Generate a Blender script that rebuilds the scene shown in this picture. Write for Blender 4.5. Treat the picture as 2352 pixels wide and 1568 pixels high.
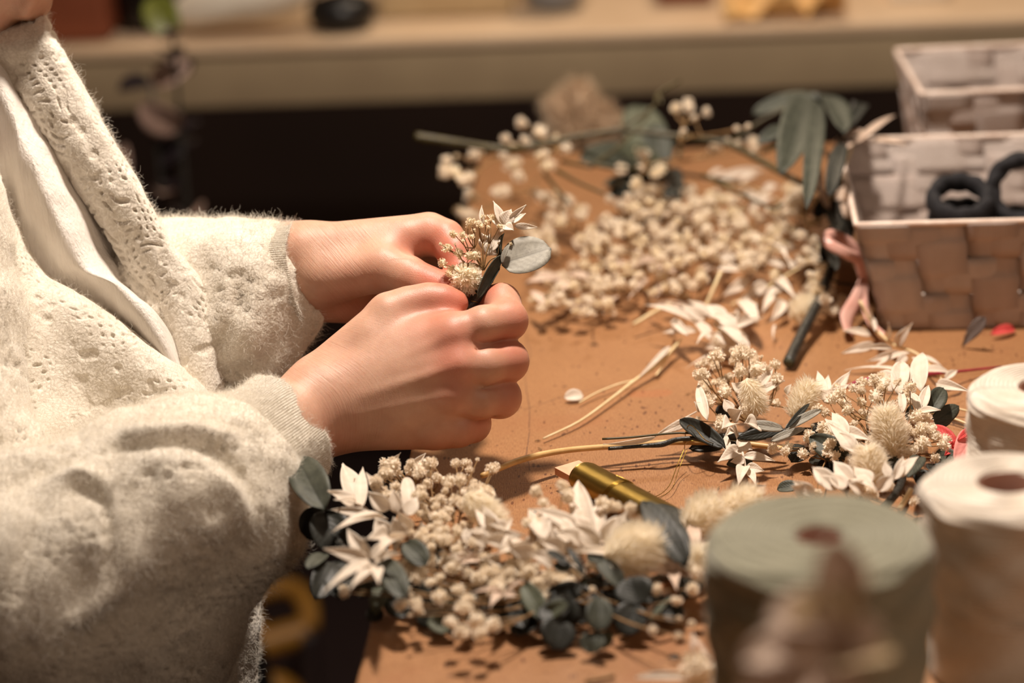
import bpy, math, random
import numpy as np
from mathutils import Vector, Matrix, Quaternion

for o in list(bpy.data.objects):
    bpy.data.objects.remove(o)
SC = bpy.context.scene
COL = SC.collection
random.seed(7)
RNG = np.random.default_rng(11)
TZ = 0.75                       # height of the table top above the floor

# ------------------------------------------------------------------ camera
FPX, IW, IH = 5553.0, 2352.0, 1568.0
_p, _y, _r = math.radians(20), math.radians(4), math.radians(3)
FWD = np.array([-math.sin(_y) * math.cos(_p), math.cos(_y) * math.cos(_p), -math.sin(_p)])
_right = np.array([math.cos(_y), math.sin(_y), 0.0])
_up = np.cross(_right, FWD)
RGT = _right * math.cos(_r) - _up * math.sin(_r)
UPV = np.cross(RGT, FWD)
CAM = np.array([0.0, 0.0, 0.567 + TZ])
cd = bpy.data.cameras.new('camera')
cam = bpy.data.objects.new('camera', cd)
COL.objects.link(cam)
cam.matrix_world = Matrix(((RGT[0], UPV[0], -FWD[0], CAM[0]), (RGT[1], UPV[1], -FWD[1], CAM[1]),
                           (RGT[2], UPV[2], -FWD[2], CAM[2]), (0, 0, 0, 1)))
cd.sensor_width = 36.0
cd.lens = FPX * 36.0 / IW
cd.clip_start = 0.05
cd.dof.use_dof = True
cd.dof.focus_distance = 1.42
cd.dof.aperture_fstop = 3.5
SC.camera = cam

# ------------------------------------------------------------------ light and exposure
w = bpy.data.worlds.new('world')
SC.world = w
w.use_nodes = True
bg = w.node_tree.nodes['Background']
bg.inputs[0].default_value = (1.0, 0.58, 0.36, 1)
bg.inputs[1].default_value = 0.08


def area(name, loc, target, size, power, color, shape='DISK'):
    l = bpy.data.lights.new(name, 'AREA')
    l.shape = shape
    l.size = size
    l.energy = power
    l.color = color
    o = bpy.data.objects.new(name, l)
    COL.objects.link(o)
    o.location = loc
    d = Vector(target) - Vector(loc)
    o.rotation_euler = d.to_track_quat('-Z', 'Y').to_euler()
    return o


area('ceiling_lamp_light', (-0.08, 1.46, TZ + 1.10), (0.0, 1.38, TZ), 0.09, 21, (1.0, 0.87, 0.75))
area('room_fill_light', (1.1, 0.05, TZ + 1.4), (0.1, 1.5, TZ), 0.7, 6.5, (1.0, 0.78, 0.60))
area('bench_lamp_light', (0.1, 2.9, TZ + 1.3), (0.0, 2.7, TZ), 0.25, 11, (1.0, 0.78, 0.55))
SC.view_settings.view_transform = 'Standard'
SC.view_settings.look = 'None'
SC.view_settings.gamma = 1
SC.view_settings.exposure = 0.0
SC.view_settings.use_curve_mapping = False


# ------------------------------------------------------------------ pixel helpers (places things on rays at a real depth or height)
def ray(x, y):
    return FWD + RGT * ((x - IW / 2) / FPX) - UPV * ((y - IH / 2) / FPX)


def P(x, y, w):
    return CAM + ray(x, y) * w


def A(x, y, z=0.0):
    d = ray(x, y)
    return CAM + d * ((z + TZ - CAM[2]) / d[2])


def px2m(r, w=1.4):
    return r * w / FPX


# ------------------------------------------------------------------ materials
def srgb(r, g, b):
    f = lambda c: (c / 255 / 12.92) if c / 255 <= 0.04045 else ((c / 255 + 0.055) / 1.055) ** 2.4
    return (f(r), f(g), f(b), 1.0)


class NT:
    def __init__(s, name):
        s.m = bpy.data.materials.new(name)
        s.m.use_nodes = True
        s.t = s.m.node_tree
        s.b = s.t.nodes['Principled BSDF']

    def n(s, typ, **kw):
        o = s.t.nodes.new(typ)
        for k, v in kw.items():
            if k.startswith('_'):
                setattr(o, k[1:], v)
        return o

    def l(s, a, b):
        s.t.links.new(a, b)

    def setin(s, name, v):
        s.b.inputs[name].default_value = v

    def coords(s, scale=(1, 1, 1), src='Object', rot=(0, 0, 0)):
        c = s.n('ShaderNodeTexCoord')
        m = s.n('ShaderNodeMapping')
        m.inputs['Scale'].default_value = scale
        m.inputs['Rotation'].default_value = rot
        s.l(c.outputs[src], m.inputs['Vector'])
        return m.outputs[0]

    def noise(s, vec, scale, detail=4, rough=0.55, dist=0.0):
        o = s.n('ShaderNodeTexNoise')
        o.inputs['Scale'].default_value = scale
        o.inputs['Detail'].default_value = detail
        o.inputs['Roughness'].default_value = rough
        o.inputs['Distortion'].default_value = dist
        if vec is not None:
            s.l(vec, o.inputs['Vector'])
        return o.outputs['Fac']

    def vor(s, vec, scale, feat='F1'):
        o = s.n('ShaderNodeTexVoronoi', _feature=feat)
        o.inputs['Scale'].default_value = scale
        if vec is not None:
            s.l(vec, o.inputs['Vector'])
        return o.outputs['Distance']

    def ramp(s, fac, stops):
        o = s.n('ShaderNodeValToRGB')
        e = o.color_ramp.elements
        while len(e) > len(stops):
            e.remove(e[-1])
        while len(e) < len(stops):
            e.new(0.5)
        for i, (p, c) in enumerate(stops):
            e[i].position = p
            e[i].color = c if len(c) == 4 else (*c, 1)
        s.l(fac, o.inputs[0])
        return o.outputs[0]

    def math(s, op, a, b=None, c=None):
        o = s.n('ShaderNodeMath', _operation=op)
        for i, v in enumerate((a, b, c)):
            if v is None:
                continue
            if isinstance(v, (int, float)):
                o.inputs[i].default_value = v
            else:
                s.l(v, o.inputs[i])
        return o.outputs[0]

    def mix(s, fac, a, b, mode='MIX'):
        o = s.n('ShaderNodeMix', _data_type='RGBA', _blend_type=mode)
        for i, v in ((0, fac), (6, a), (7, b)):
            if isinstance(v, (int, float, tuple)):
                o.inputs[i].default_value = v
            else:
                s.l(v, o.inputs[i])
        return o.outputs[2]

    def bump(s, h, strength=0.3, dist=0.001, prev=None):
        o = s.n('ShaderNodeBump')
        o.inputs['Strength'].default_value = strength
        o.inputs['Distance'].default_value = dist
        s.l(h, o.inputs['Height'])
        if prev is not None:
            s.l(prev, o.inputs['Normal'])
        return o.outputs[0]

    def color(s, v):
        if isinstance(v, tuple):
            s.b.inputs['Base Color'].default_value = v
        else:
            s.l(v, s.b.inputs['Base Color'])

    def normal(s, v):
        s.l(v, s.b.inputs['Normal'])


def simple(name, col, rough=0.6, col2=None, nscale=60, bump=0.0, bscale=200, metallic=0.0, trans=0.0, sheen=0.0, sss=0.0):
    m = NT(name)
    v = m.coords()
    if col2:
        f = m.noise(v, nscale, 5)
        m.color(m.ramp(f, [(0.35, col), (0.68, col2)]))
    else:
        m.color(col)
    m.setin('Roughness', rough)
    m.setin('Metallic', metallic)
    if bump:
        m.normal(m.bump(m.noise(v, bscale, 4), bump, 0.001))
    if sheen:
        m.setin('Sheen Weight', sheen)
        m.setin('Sheen Roughness', 0.5)
    if trans:
        m.setin('Transmission Weight', 0.0)
        tr = m.n('ShaderNodeBsdfTranslucent')
        tr.inputs[0].default_value = col2 or col
        ms = m.n('ShaderNodeMixShader')
        ms.inputs[0].default_value = trans
        out = m.t.nodes['Material Output']
        m.l(m.b.outputs[0], ms.inputs[1])
        m.l(tr.outputs[0], ms.inputs[2])
        m.l(ms.outputs[0], out.inputs[0])
    if sss:
        m.setin('Subsurface Weight', sss)
        m.setin('Subsurface Scale', 0.004)
        m.setin('Subsurface Radius', (1.0, 0.5, 0.3))
    return m.m


def seg_dist(m, vec_xy, a, b):
    """distance in the table plane from the shaded point to the segment a-b (a scratch in the wood)"""
    sub = m.n('ShaderNodeVectorMath', _operation='SUBTRACT')
    m.l(vec_xy, sub.inputs[0])
    sub.inputs[1].default_value = (a[0], a[1], 0)
    ab = np.array([b[0] - a[0], b[1] - a[1], 0])
    L2 = float(ab @ ab)
    dot = m.n('ShaderNodeVectorMath', _operation='DOT_PRODUCT')
    m.l(sub.outputs[0], dot.inputs[0])
    dot.inputs[1].default_value = tuple(ab / L2)
    t = m.n('ShaderNodeClamp')
    m.l(dot.outputs['Value'], t.inputs[0])
    sc = m.n('ShaderNodeVectorMath', _operation='SCALE')
    sc.inputs[0].default_value = tuple(ab)
    m.l(t.outputs[0], sc.inputs['Scale'])
    d = m.n('ShaderNodeVectorMath', _operation='DISTANCE')
    m.l(sub.outputs[0], d.inputs[0])
    m.l(sc.outputs[0], d.inputs[1])
    return d.outputs['Value']


def wood_mat():
    m = NT('scratched_beech_wood')
    v = m.coords((1, 1, 1))
    vg = m.coords((1.0, 14.0, 1.0), rot=(0, 0, 0.05))
    vg2 = m.coords((60.0, 5.0, 1.0))
    big = m.noise(v, 5, 3)
    grain = m.noise(vg2, 9, 6, 0.6, 0.4)
    fine = m.noise(m.coords((420, 60, 1)), 4, 3)
    col = m.ramp(big, [(0.3, srgb(146, 104, 68)), (0.55, srgb(160, 115, 75)), (0.75, srgb(172, 127, 85))])
    col = m.mix(m.math('MULTIPLY', grain, 0.6), col, srgb(132, 84, 52))
    col = m.mix(0.35, col, m.ramp(fine, [(0.35, srgb(112, 72, 48)), (0.6, srgb(176, 132, 90))]))
    # dark pores: short dashes along the grain
    por = m.vor(m.coords((260, 90, 1)), 1.0)
    sel = m.noise(v, 60, 3)
    pf = m.math('MULTIPLY', m.math('LESS_THAN', por, 0.22), m.math('GREATER_THAN', sel, 0.53))
    col = m.mix(m.math('MULTIPLY', pf, 0.75), col, srgb(84, 46, 30))
    # flecks and stains
    st = m.vor(m.coords((30, 46, 1)), 1.0)
    col = m.mix(m.math('MULTIPLY', m.math('LESS_THAN', m.math('ADD', st, m.math('MULTIPLY', sel, 0.2)), 0.15), 0.7), col, srgb(74, 46, 34))
    stain = m.noise(v, 17, 5, 0.6)
    col = m.mix(m.ramp(stain, [(0.55, (0, 0, 0, 1)), (0.72, (0.42, 0.42, 0.42, 1))]), col, srgb(150, 96, 62))
    # pencil lines and knife scratches
    sep = m.n('ShaderNodeSeparateXYZ')
    geo = m.n('ShaderNodeNewGeometry')
    m.l(geo.outputs['Position'], sep.inputs[0])
    cmb = m.n('ShaderNodeCombineXYZ')
    wob = m.math('MULTIPLY', m.math('SUBTRACT', m.noise(v, 14, 2), 0.5), 0.012)
    m.l(m.math('ADD', sep.outputs[0], wob), cmb.inputs[0])
    m.l(m.math('ADD', sep.outputs[1], wob), cmb.inputs[1])
    xy = cmb.outputs[0]
    lines = [((1211, 720), (1215, 1085), 0.00035), ((1130, 965), (1290, 912), 0.0004), ((1290, 912), (1390, 885), 0.0003),
             ((1520, 850), (1690, 805), 0.0004), ((1180, 1075), (1300, 1065), 0.0005), ((1470, 1085), (1560, 1045), 0.0003),
             ((2150, 805), (2330, 800), 0.0004), ((1150, 1115), (1330, 1108), 0.0003), ((1600, 1150), (1720, 1140), 0.0003)]
    tot = None
    for a, b, wd in lines:
        pa, pb = A(*a), A(*b)
        d = seg_dist(m, xy, pa, pb)
        f = m.math('LESS_THAN', d, wd * 1.1)
        tot = f if tot is None else m.math('MAXIMUM', tot, f)
    col = m.mix(m.math('MULTIPLY', m.math('MULTIPLY', tot, m.math('GREATER_THAN', m.noise(v, 240, 3), 0.42)), 0.6), col, srgb(84, 56, 46))
    # reddish rectangular ghost mark
    c0 = A(1490, 905)
    d = seg_dist(m, xy, A(1465, 905), A(1515, 905))
    col = m.mix(m.math('MULTIPLY', m.math('LESS_THAN', d, 0.006), 0.18), col, srgb(176, 84, 48))
    m.color(col)
    m.setin('Roughness', 0.5)
    m.setin('Specular IOR Level', 0.35)
    b1 = m.bump(fine, 0.25, 0.0006)
    b2 = m.bump(m.math('ADD', pf, tot), -0.4, 0.0006, b1)
    m.normal(b2)
    return m.m


def knit_mat():
    m = NT('cream_mohair_knit')
    v = m.coords()
    vd = m.noise(v, 90, 3)
    warp = m.n('ShaderNodeVectorMath', _operation='ADD')
    nz = m.n('ShaderNodeTexNoise')
    nz.inputs['Scale'].default_value = 120
    m.l(v, nz.inputs['Vector'])
    sc = m.n('ShaderNodeVectorMath', _operation='SCALE')
    m.l(nz.outputs['Color'], sc.inputs[0])
    sc.inputs['Scale'].default_value = 0.006
    m.l(v, warp.inputs[0])
    m.l(sc.outputs[0], warp.inputs[1])
    wv = warp.outputs[0]
    loops = m.vor(wv, 520)
    holes = m.vor(wv, 210)
    hsel = m.noise(v, 34, 2)
    hole = m.math('MULTIPLY', m.math('SUBTRACT', 1.0, m.math('SMOOTH_MIN', m.math('MULTIPLY', holes, 3.2), 1.0, 0.2)),
                  m.math('GREATER_THAN', hsel, 0.5))
    fuzz = m.noise(wv, 700, 4, 0.7)
    col = m.ramp(m.noise(v, 45, 4), [(0.3, srgb(216, 207, 192)), (0.7, srgb(236, 229, 216))])
    col = m.mix(m.math('MULTIPLY', hole, 0.32), col, srgb(150, 134, 112))
    col = m.mix(m.ramp(loops, [(0.35, (0, 0, 0, 1)), (0.8, (0.3, 0.3, 0.3, 1))]), col, srgb(178, 164, 142))
    m.color(col)
    m.setin('Roughness', 0.95)
    m.setin('Specular IOR Level', 0.1)
    m.setin('Sheen Weight', 0.35)
    m.setin('Sheen Roughness', 0.6)
    b = m.bump(m.math('SUBTRACT', m.math('MULTIPLY', fuzz, 0.6), loops), 0.38, 0.0010)
    b = m.bump(hole, -0.8, 0.002, b)
    m.normal(b)
    return m.m


def rib_mat():
    m = NT('cream_ribbed_cuff_knit')
    at = m.n('ShaderNodeAttribute', _attribute_name='huv')
    sep = m.n('ShaderNodeSeparateXYZ')
    m.l(at.outputs['Vector'], sep.inputs[0])
    s1 = m.math('SINE', m.math('MULTIPLY', sep.outputs[0], 6.2832))
    s2 = m.math('SINE', m.math('MULTIPLY', sep.outputs[1], 6.2832 * 1600 / 2.2))
    v = m.coords()
    fz = m.noise(v, 900, 3)
    h = m.math('ADD', m.math('ADD', m.math('MULTIPLY', s1, 0.5), m.math('MULTIPLY', s2, 0.35)), fz)
    m.color(m.ramp(h, [(0.0, srgb(214, 203, 184)), (0.9, srgb(240, 233, 220))]))
    m.setin('Roughness', 0.95)
    m.setin('Sheen Weight', 0.3)
    m.normal(m.bump(h, 0.7, 0.0007))
    return m.m


def skin_mat():
    m = NT('skin')
    v = m.coords()
    at = m.n('ShaderNodeAttribute', _attribute_name='red')
    uv = m.n('ShaderNodeAttribute', _attribute_name='huv')
    mot = m.noise(v, 70, 4, 0.6)
    base = m.ramp(mot, [(0.3, srgb(194, 150, 126)), (0.7, srgb(208, 166, 142))])
    col = m.mix(at.outputs['Fac'], base, srgb(192, 108, 86))
    sepn = m.n('ShaderNodeSeparateXYZ')
    m.l(uv.outputs['Vector'], sepn.inputs[0])
    cmb = m.n('ShaderNodeCombineXYZ')
    m.l(m.math('MULTIPLY', sepn.outputs[0], 900), cmb.inputs[0])
    m.l(m.math('MULTIPLY', sepn.outputs[1], 60), cmb.inputs[1])
    lines = m.noise(cmb.outputs[0], 1.0, 3, 0.6, 0.3)
    lines = m.math('MULTIPLY', lines, sepn.outputs[2])
    col = m.mix(m.math('MULTIPLY', m.math('MULTIPLY', m.math('GREATER_THAN', lines, 0.55), sepn.outputs[2]), 0.09), col, srgb(170, 96, 70))
    m.color(col)
    m.setin('Roughness', 0.47)
    m.setin('Specular IOR Level', 0.42)
    m.setin('Subsurface Weight', 0.45)
    m.setin('Subsurface Scale', 0.005)
    m.setin('Subsurface Radius', (1.0, 0.35, 0.18))
    pores = m.vor(v, 1500)
    fine = m.noise(v, 500, 4, 0.6)
    b = m.bump(m.math('ADD', pores, fine), 0.16, 0.0004)
    b = m.bump(lines, 0.42, 0.0009, b)
    m.normal(b)
    return m.m


def blouse_mat():
    m = NT('white_crinkled_gauze')
    v = m.coords((1, 1, 0.16), rot=(0.0, 0.45, 0))
    h = m.noise(v, 520, 4, 0.6, 0.3)
    m.color(m.ramp(m.noise(m.coords(), 30, 3), [(0.3, srgb(222, 214, 204)), (0.7, srgb(240, 234, 226))]))
    m.setin('Roughness', 0.75)
    m.setin('Sheen Weight', 0.2)
    m.normal(m.bump(h, 0.8, 0.0016))
    return m.m


def leaf_mat(name, c1, c2, rough=0.6, vein=True, trans=0.12, fleck=None, spec=0.35):
    m = NT(name)
    v = m.coords()
    uv = m.n('ShaderNodeAttribute', _attribute_name='huv')
    sp = m.n('ShaderNodeSeparateXYZ')
    m.l(uv.outputs['Vector'], sp.inputs[0])
    f = m.noise(v, 130, 5, 0.65)
    col = m.ramp(f, [(0.3, c1), (0.7, c2)])
    if fleck:
        col = m.mix(m.ramp(m.noise(v, 420, 4, 0.7), [(0.55, (0, 0, 0, 1)), (0.72, (0.5, 0.5, 0.5, 1))]), col, fleck)
    mid = m.math('ABSOLUTE', sp.outputs[1])
    sv = m.math('SINE', m.math('MULTIPLY', m.math('SUBTRACT', sp.outputs[0], m.math('MULTIPLY', mid, 0.35)), 46.0))
    h = m.math('ADD', m.math('MULTIPLY', sv, 0.12), m.math('MINIMUM', m.math('MULTIPLY', mid, 6.0), 1.0))
    if vein:
        col = m.mix(m.math('MULTIPLY', m.math('LESS_THAN', mid, 0.05), 0.35), col, tuple(min(1, c * 0.6) for c in c1[:3]) + (1,))
    m.color(col)
    m.setin('Roughness', rough)
    m.setin('Specular IOR Level', spec)
    b = m.bump(h, 0.35, 0.0006)
    b = m.bump(f, 0.25, 0.0006, b)
    m.normal(b)
    if trans:
        tr = m.n('ShaderNodeBsdfTranslucent')
        m.l(col, tr.inputs[0])
        ms = m.n('ShaderNodeMixShader')
        ms.inputs[0].default_value = trans
        m.l(m.b.outputs[0], ms.inputs[1])
        m.l(tr.outputs[0], ms.inputs[2])
        m.l(ms.outputs[0], m.t.nodes['Material Output'].inputs[0])
    return m.m


def ribbon_mat():
    m = NT('ribbed_taupe_ribbon')
    uv = m.n('ShaderNodeAttribute', _attribute_name='huv')
    sp = m.n('ShaderNodeSeparateXYZ')
    m.l(uv.outputs['Vector'], sp.inputs[0])
    s = m.math('SINE', m.math('MULTIPLY', sp.outputs[0], 6.2832 * 900))
    v = m.coords()
    n = m.noise(v, 40, 3)
    fr = m.noise(v, 900, 2)
    col = m.ramp(n, [(0.3, srgb(200, 188, 178)), (0.7, srgb(222, 210, 202))])
    col = m.mix(m.math('MULTIPLY', sp.outputs[2], 0.4), col, srgb(152, 124, 108))
    col = m.mix(m.ramp(s, [(0.0, (0.4, 0.4, 0.4, 1)), (0.7, (0, 0, 0, 1))]), col, srgb(132, 102, 92))
    m.color(col)
    m.setin('Roughness', 0.6)
    m.setin('Sheen Weight', 0.25)
    m.normal(m.bump(m.math('ADD', s, fr), 0.5, 0.0005))
    return m.m


def yarn_mat(name, c1, c2):
    m = NT(name)
    uv = m.n('ShaderNodeAttribute', _attribute_name='huv')
    sp = m.n('ShaderNodeSeparateXYZ')
    m.l(uv.outputs['Vector'], sp.inputs[0])
    v = m.coords()
    s = m.math('SINE', m.math('MULTIPLY', sp.outputs[0], 6.2832))
    f = m.noise(v, 350, 4, 0.7)
    m.color(m.ramp(m.math('ADD', m.math('MULTIPLY', f, 0.7), m.math('MULTIPLY', s, 0.15)), [(0.1, c1), (0.6, c2)]))
    m.setin('Roughness', 0.95)
    m.setin('Sheen Weight', 0.3)
    m.normal(m.bump(m.math('ADD', s, f), 0.6, 0.001))
    return m.m


def gold_mat():
    m = NT('gold_craft_wire')
    uv = m.n('ShaderNodeAttribute', _attribute_name='huv')
    sp = m.n('ShaderNodeSeparateXYZ')
    m.l(uv.outputs['Vector'], sp.inputs[0])
    s = m.math('SINE', m.math('MULTIPLY', sp.outputs[0], 6.2832))
    m.color(srgb(176, 148, 78))
    m.setin('Metallic', 1.0)
    m.setin('Roughness', 0.3)
    m.normal(m.bump(s, 0.7, 0.0003))
    return m.m


MAT = {
    'wood': wood_mat(), 'knit': knit_mat(), 'rib': rib_mat(), 'skin': skin_mat(), 'blouse': blouse_mat(),
    'fuzz': simple('mohair_fibre', srgb(240, 234, 222), 0.7),
    'euc_dark': leaf_mat('dark_eucalyptus', srgb(34, 35, 31), srgb(52, 53, 47), 0.5, fleck=srgb(25, 26, 26), trans=0.05),
    'euc': leaf_mat('grey_green_eucalyptus', srgb(54, 57, 48), srgb(80, 82, 70), 0.55, fleck=srgb(48, 51, 48), trans=0.06),
    'euc_pale': leaf_mat('pale_silver_eucalyptus', srgb(138, 134, 124), srgb(172, 168, 156), 0.6, fleck=srgb(100, 96, 90), trans=0.06),
    'euc_green': leaf_mat('soft_green_eucalyptus', srgb(72, 76, 60), srgb(98, 102, 84), 0.6, trans=0.08),
    'ruscus': leaf_mat('bleached_ruscus', srgb(232, 218, 200), srgb(246, 236, 222), 0.6, vein=False, trans=0.3),
    'ruscus_dim': leaf_mat('bleached_ruscus_aged', srgb(206, 180, 160), srgb(226, 204, 184), 0.65, vein=False, trans=0.2),
    'puff': simple('babys_breath_petals', srgb(246, 232, 210), 0.8, srgb(253, 244, 228), 300, trans=0.35),
    'puff_y': simple('babys_breath_petals_yellowed', srgb(242, 226, 194), 0.8, srgb(250, 238, 214), 300, trans=0.35),
    'tail': simple('bunny_tail_fluff', srgb(252, 244, 226), 0.9, srgb(254, 247, 232), 200, trans=0.5),
    'twig': simple('dried_twig', srgb(150, 116, 72), 0.7, srgb(120, 88, 52), 300),
    'twig_green': simple('olive_stem', srgb(74, 64, 26), 0.5, srgb(54, 46, 20), 120),
    'twig_pale': simple('pale_straw_stem', srgb(222, 198, 150), 0.55, srgb(236, 216, 174), 80),
    'twig_tan': simple('tan_stem', srgb(190, 150, 92), 0.45, srgb(214, 176, 118), 90),
    'bark': simple('dark_green_bark', srgb(24, 26, 23), 0.4, srgb(62, 60, 55), 260, bump=0.6, bscale=500),
    'ribbon': ribbon_mat(),
    'rim': simple('pale_basket_rim', srgb(214, 190, 174), 0.45, srgb(232, 214, 200), 120),
    'satin': simple('pink_satin_ribbon', srgb(214, 160, 146), 0.28, srgb(228, 184, 170), 60),
    'black': simple('black_hair_tie_fabric', srgb(20, 19, 22), 0.85, srgb(30, 28, 32), 300, bump=0.5, bscale=700),
    'coral': leaf_mat('coral_petal', srgb(214, 70, 70), srgb(236, 104, 98), 0.55, trans=0.3),
    'pinkpet': leaf_mat('pale_pink_petal', srgb(236, 150, 142), srgb(244, 176, 166), 0.55, trans=0.3),
    'magenta': simple('magenta_stem', srgb(148, 20, 54), 0.45, srgb(176, 34, 70), 100),
    'greyleaf': leaf_mat('grey_leaf_scrap', srgb(92, 84, 82), srgb(120, 110, 106), 0.5, trans=0.0),
    'gold': gold_mat(), 'goldwire': simple('gold_wire', srgb(170, 138, 62), 0.3, metallic=1.0),
    'core': simple('raw_wood_paddle', srgb(214, 158, 126), 0.6, srgb(228, 178, 146), 90),
    'yarn_green': yarn_mat('sage_cotton_cord', srgb(128, 126, 106), srgb(156, 152, 130)),
    'yarn_white': yarn_mat('cream_cotton_cord', srgb(214, 198, 178), srgb(240, 230, 216)),
    'card': simple('brown_cardboard', srgb(96, 54, 34), 0.8, srgb(112, 66, 42), 60),
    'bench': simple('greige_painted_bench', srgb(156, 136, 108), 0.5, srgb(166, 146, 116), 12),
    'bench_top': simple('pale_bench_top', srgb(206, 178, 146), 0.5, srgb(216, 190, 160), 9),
    'darkfloor': simple('dark_floor', srgb(34, 22, 20), 0.6, srgb(44, 28, 24), 3),
    'darkwall': simple('dark_brown_wall', srgb(46, 30, 24), 0.8, srgb(54, 36, 28), 4),
    'whitecloth': simple('white_cloth', srgb(232, 220, 200), 0.8, srgb(242, 232, 214), 20),
    'blackpl': simple('black_plastic', srgb(14, 13, 14), 0.4),
    'brownbox': simple('orange_brown_box', srgb(128, 66, 40), 0.6, srgb(146, 80, 50), 12),
    'tan': simple('tan_paper', srgb(188, 162, 122), 0.7, srgb(200, 176, 136), 14),
    'bluegrey': simple('blue_grey_ceramic', srgb(138, 142, 148), 0.3),
    'yellowp': simple('yellow_wrapping_paper', srgb(222, 176, 110), 0.6, srgb(236, 196, 134), 20),
    'yellow': simple('yellow_plastic', srgb(150, 104, 34), 0.5, srgb(160, 112, 38), 20),
    'darkplant': leaf_mat('dark_foliage', srgb(26, 20, 23), srgb(42, 33, 36), 0.4),
    'greenplant': leaf_mat('olive_green_foliage', srgb(88, 92, 34), srgb(112, 116, 48), 0.4),
    'mauve': leaf_mat('dusty_mauve_leaf', srgb(150, 124, 112), srgb(170, 142, 128), 0.4),
    'pampas': simple('pampas_fluff', srgb(206, 180, 150), 0.9, srgb(222, 200, 172), 90),
    'jar': simple('stoneware_jar', srgb(186, 172, 152), 0.4, srgb(196, 184, 164), 20),
    'hair': simple('brown_hair', srgb(74, 46, 30), 0.5, srgb(92, 60, 40), 200),
    'darkcloth': simple('charcoal_skirt_cloth', srgb(38, 34, 36), 0.9, srgb(48, 44, 46), 60),
    'metal': simple('dark_table_leg_steel', srgb(40, 38, 38), 0.4, metallic=0.8),
}

# ------------------------------------------------------------------ objects
WLOC = {}


def thing(name, label, cat, loc, group=None):
    o = bpy.data.objects.new(name, None)
    COL.objects.link(o)
    o.empty_display_size = 0.02
    o.location = loc
    WLOC[o.name] = np.array(loc, float)
    o['label'] = label
    o['category'] = cat
    if group:
        o['group'] = group
    return o


def tag(o, label, cat, group=None, kind=None):
    if label:
        o['label'] = label
    if cat:
        o['category'] = cat
    if group:
        o['group'] = group
    if kind:
        o['kind'] = kind
    return o


def link(o, parent, wloc=(0, 0, 0)):
    COL.objects.link(o)
    wl = np.array(wloc, float)
    if parent is not None:
        o.parent = parent
        o.location = wl - WLOC.get(parent.name, np.zeros(3))
    else:
        o.location = wl
    WLOC[o.name] = wl
    return o


def mesh(name, verts, faces, mat, parent=None, smooth=True, attrs=None, centre=True):
    verts = np.asarray(verts, float)
    c = verts.mean(0) if centre else np.zeros(3)
    me = bpy.data.meshes.new(name)
    if isinstance(faces, np.ndarray):
        n = len(faces)
        k = faces.shape[1]
        me.vertices.add(len(verts))
        me.vertices.foreach_set('co', (verts - c).astype(np.float32).ravel())
        me.loops.add(n * k)
        me.loops.foreach_set('vertex_index', faces.astype(np.int32).ravel())
        me.polygons.add(n)
        me.polygons.foreach_set('loop_start', np.arange(0, n * k, k, dtype=np.int32))
        me.update(calc_edges=True)
        me.validate()
    else:
        me.from_pydata([tuple(v) for v in (verts - c)], [], faces)
        me.update()
    if smooth:
        me.polygons.foreach_set('use_smooth', [True] * len(me.polygons))
    for an, (typ, data) in (attrs or {}).items():
        a = me.attributes.new(an, typ, 'POINT')
        a.data.foreach_set('vector' if typ == 'FLOAT_VECTOR' else 'value', np.asarray(data, np.float32).ravel())
    mats = mat if isinstance(mat, list) else [mat]
    for m_ in mats:
        me.materials.append(MAT[m_] if isinstance(m_, str) else m_)
    o = bpy.data.objects.new(name, me)
    return link(o, parent, c)


def inst(name, me, parent, loc, rot, scale):
    o = bpy.data.objects.new(name, me)
    link(o, parent, loc)
    o.rotation_euler = rot
    o.scale = scale if hasattr(scale, '__len__') else (scale,) * 3
    return o


def grid_faces(nu, nv, wrap_v=False, off=0):
    f = []
    for i in range(nu - 1):
        for j in range(nv if wrap_v else nv - 1):
            j2 = (j + 1) % nv
            f.append((off + i * nv + j, off + i * nv + j2, off + (i + 1) * nv + j2, off + (i + 1) * nv + j))
    return f


def catmull(pts, n):
    pts = np.asarray(pts, float)
    if len(pts) < 3:
        t = np.linspace(0, 1, n)[:, None]
        return pts[0] * (1 - t) + pts[-1] * t
    k = len(pts)
    ext = np.vstack([2 * pts[0] - pts[1], pts, 2 * pts[-1] - pts[-2]])
    out = []
    for s in np.linspace(0, k - 1 - 1e-9, n):
        i = int(s)
        t = s - i
        p0, p1, p2, p3 = ext[i:i + 4]
        out.append(0.5 * (2 * p1 + (p2 - p0) * t + (2 * p0 - 5 * p1 + 4 * p2 - p3) * t * t + (3 * p1 - p0 - 3 * p2 + p3) * t ** 3))
    return np.array(out)


def unit(v):
    v = np.asarray(v, float)
    return v / (np.linalg.norm(v) + 1e-12)


def tube_geo(pts, radii, sides=7, n=None, off=0, caps=True):
    pts = np.asarray(pts, float)
    radii = np.asarray([radii] * len(pts) if np.isscalar(radii) else radii, float)
    if n is None:
        n = max(2, (len(pts) - 1) * 4 + 1)
    c = catmull(pts, n)
    r = np.interp(np.linspace(0, len(pts) - 1, n), range(len(pts)), radii)
    V = []
    up = np.array([0.13, 0.21, 0.97])
    t0 = unit(c[1] - c[0])
    a = unit(np.cross(t0, up))
    for i in range(n):
        t = unit(c[min(i + 1, n - 1)] - c[max(i - 1, 0)])
        a = unit(a - t * (a @ t))
        b = np.cross(t, a)
        for j in range(sides):
            th = 2 * math.pi * j / sides
            V.append(c[i] + (a * math.cos(th) + b * math.sin(th)) * r[i])
    F = grid_faces(n, sides, True, off)
    if caps:
        F.append(tuple(off + j for j in range(sides))[::-1])
        F.append(tuple(off + (n - 1) * sides + j for j in range(sides)))
    return V, F


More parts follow.
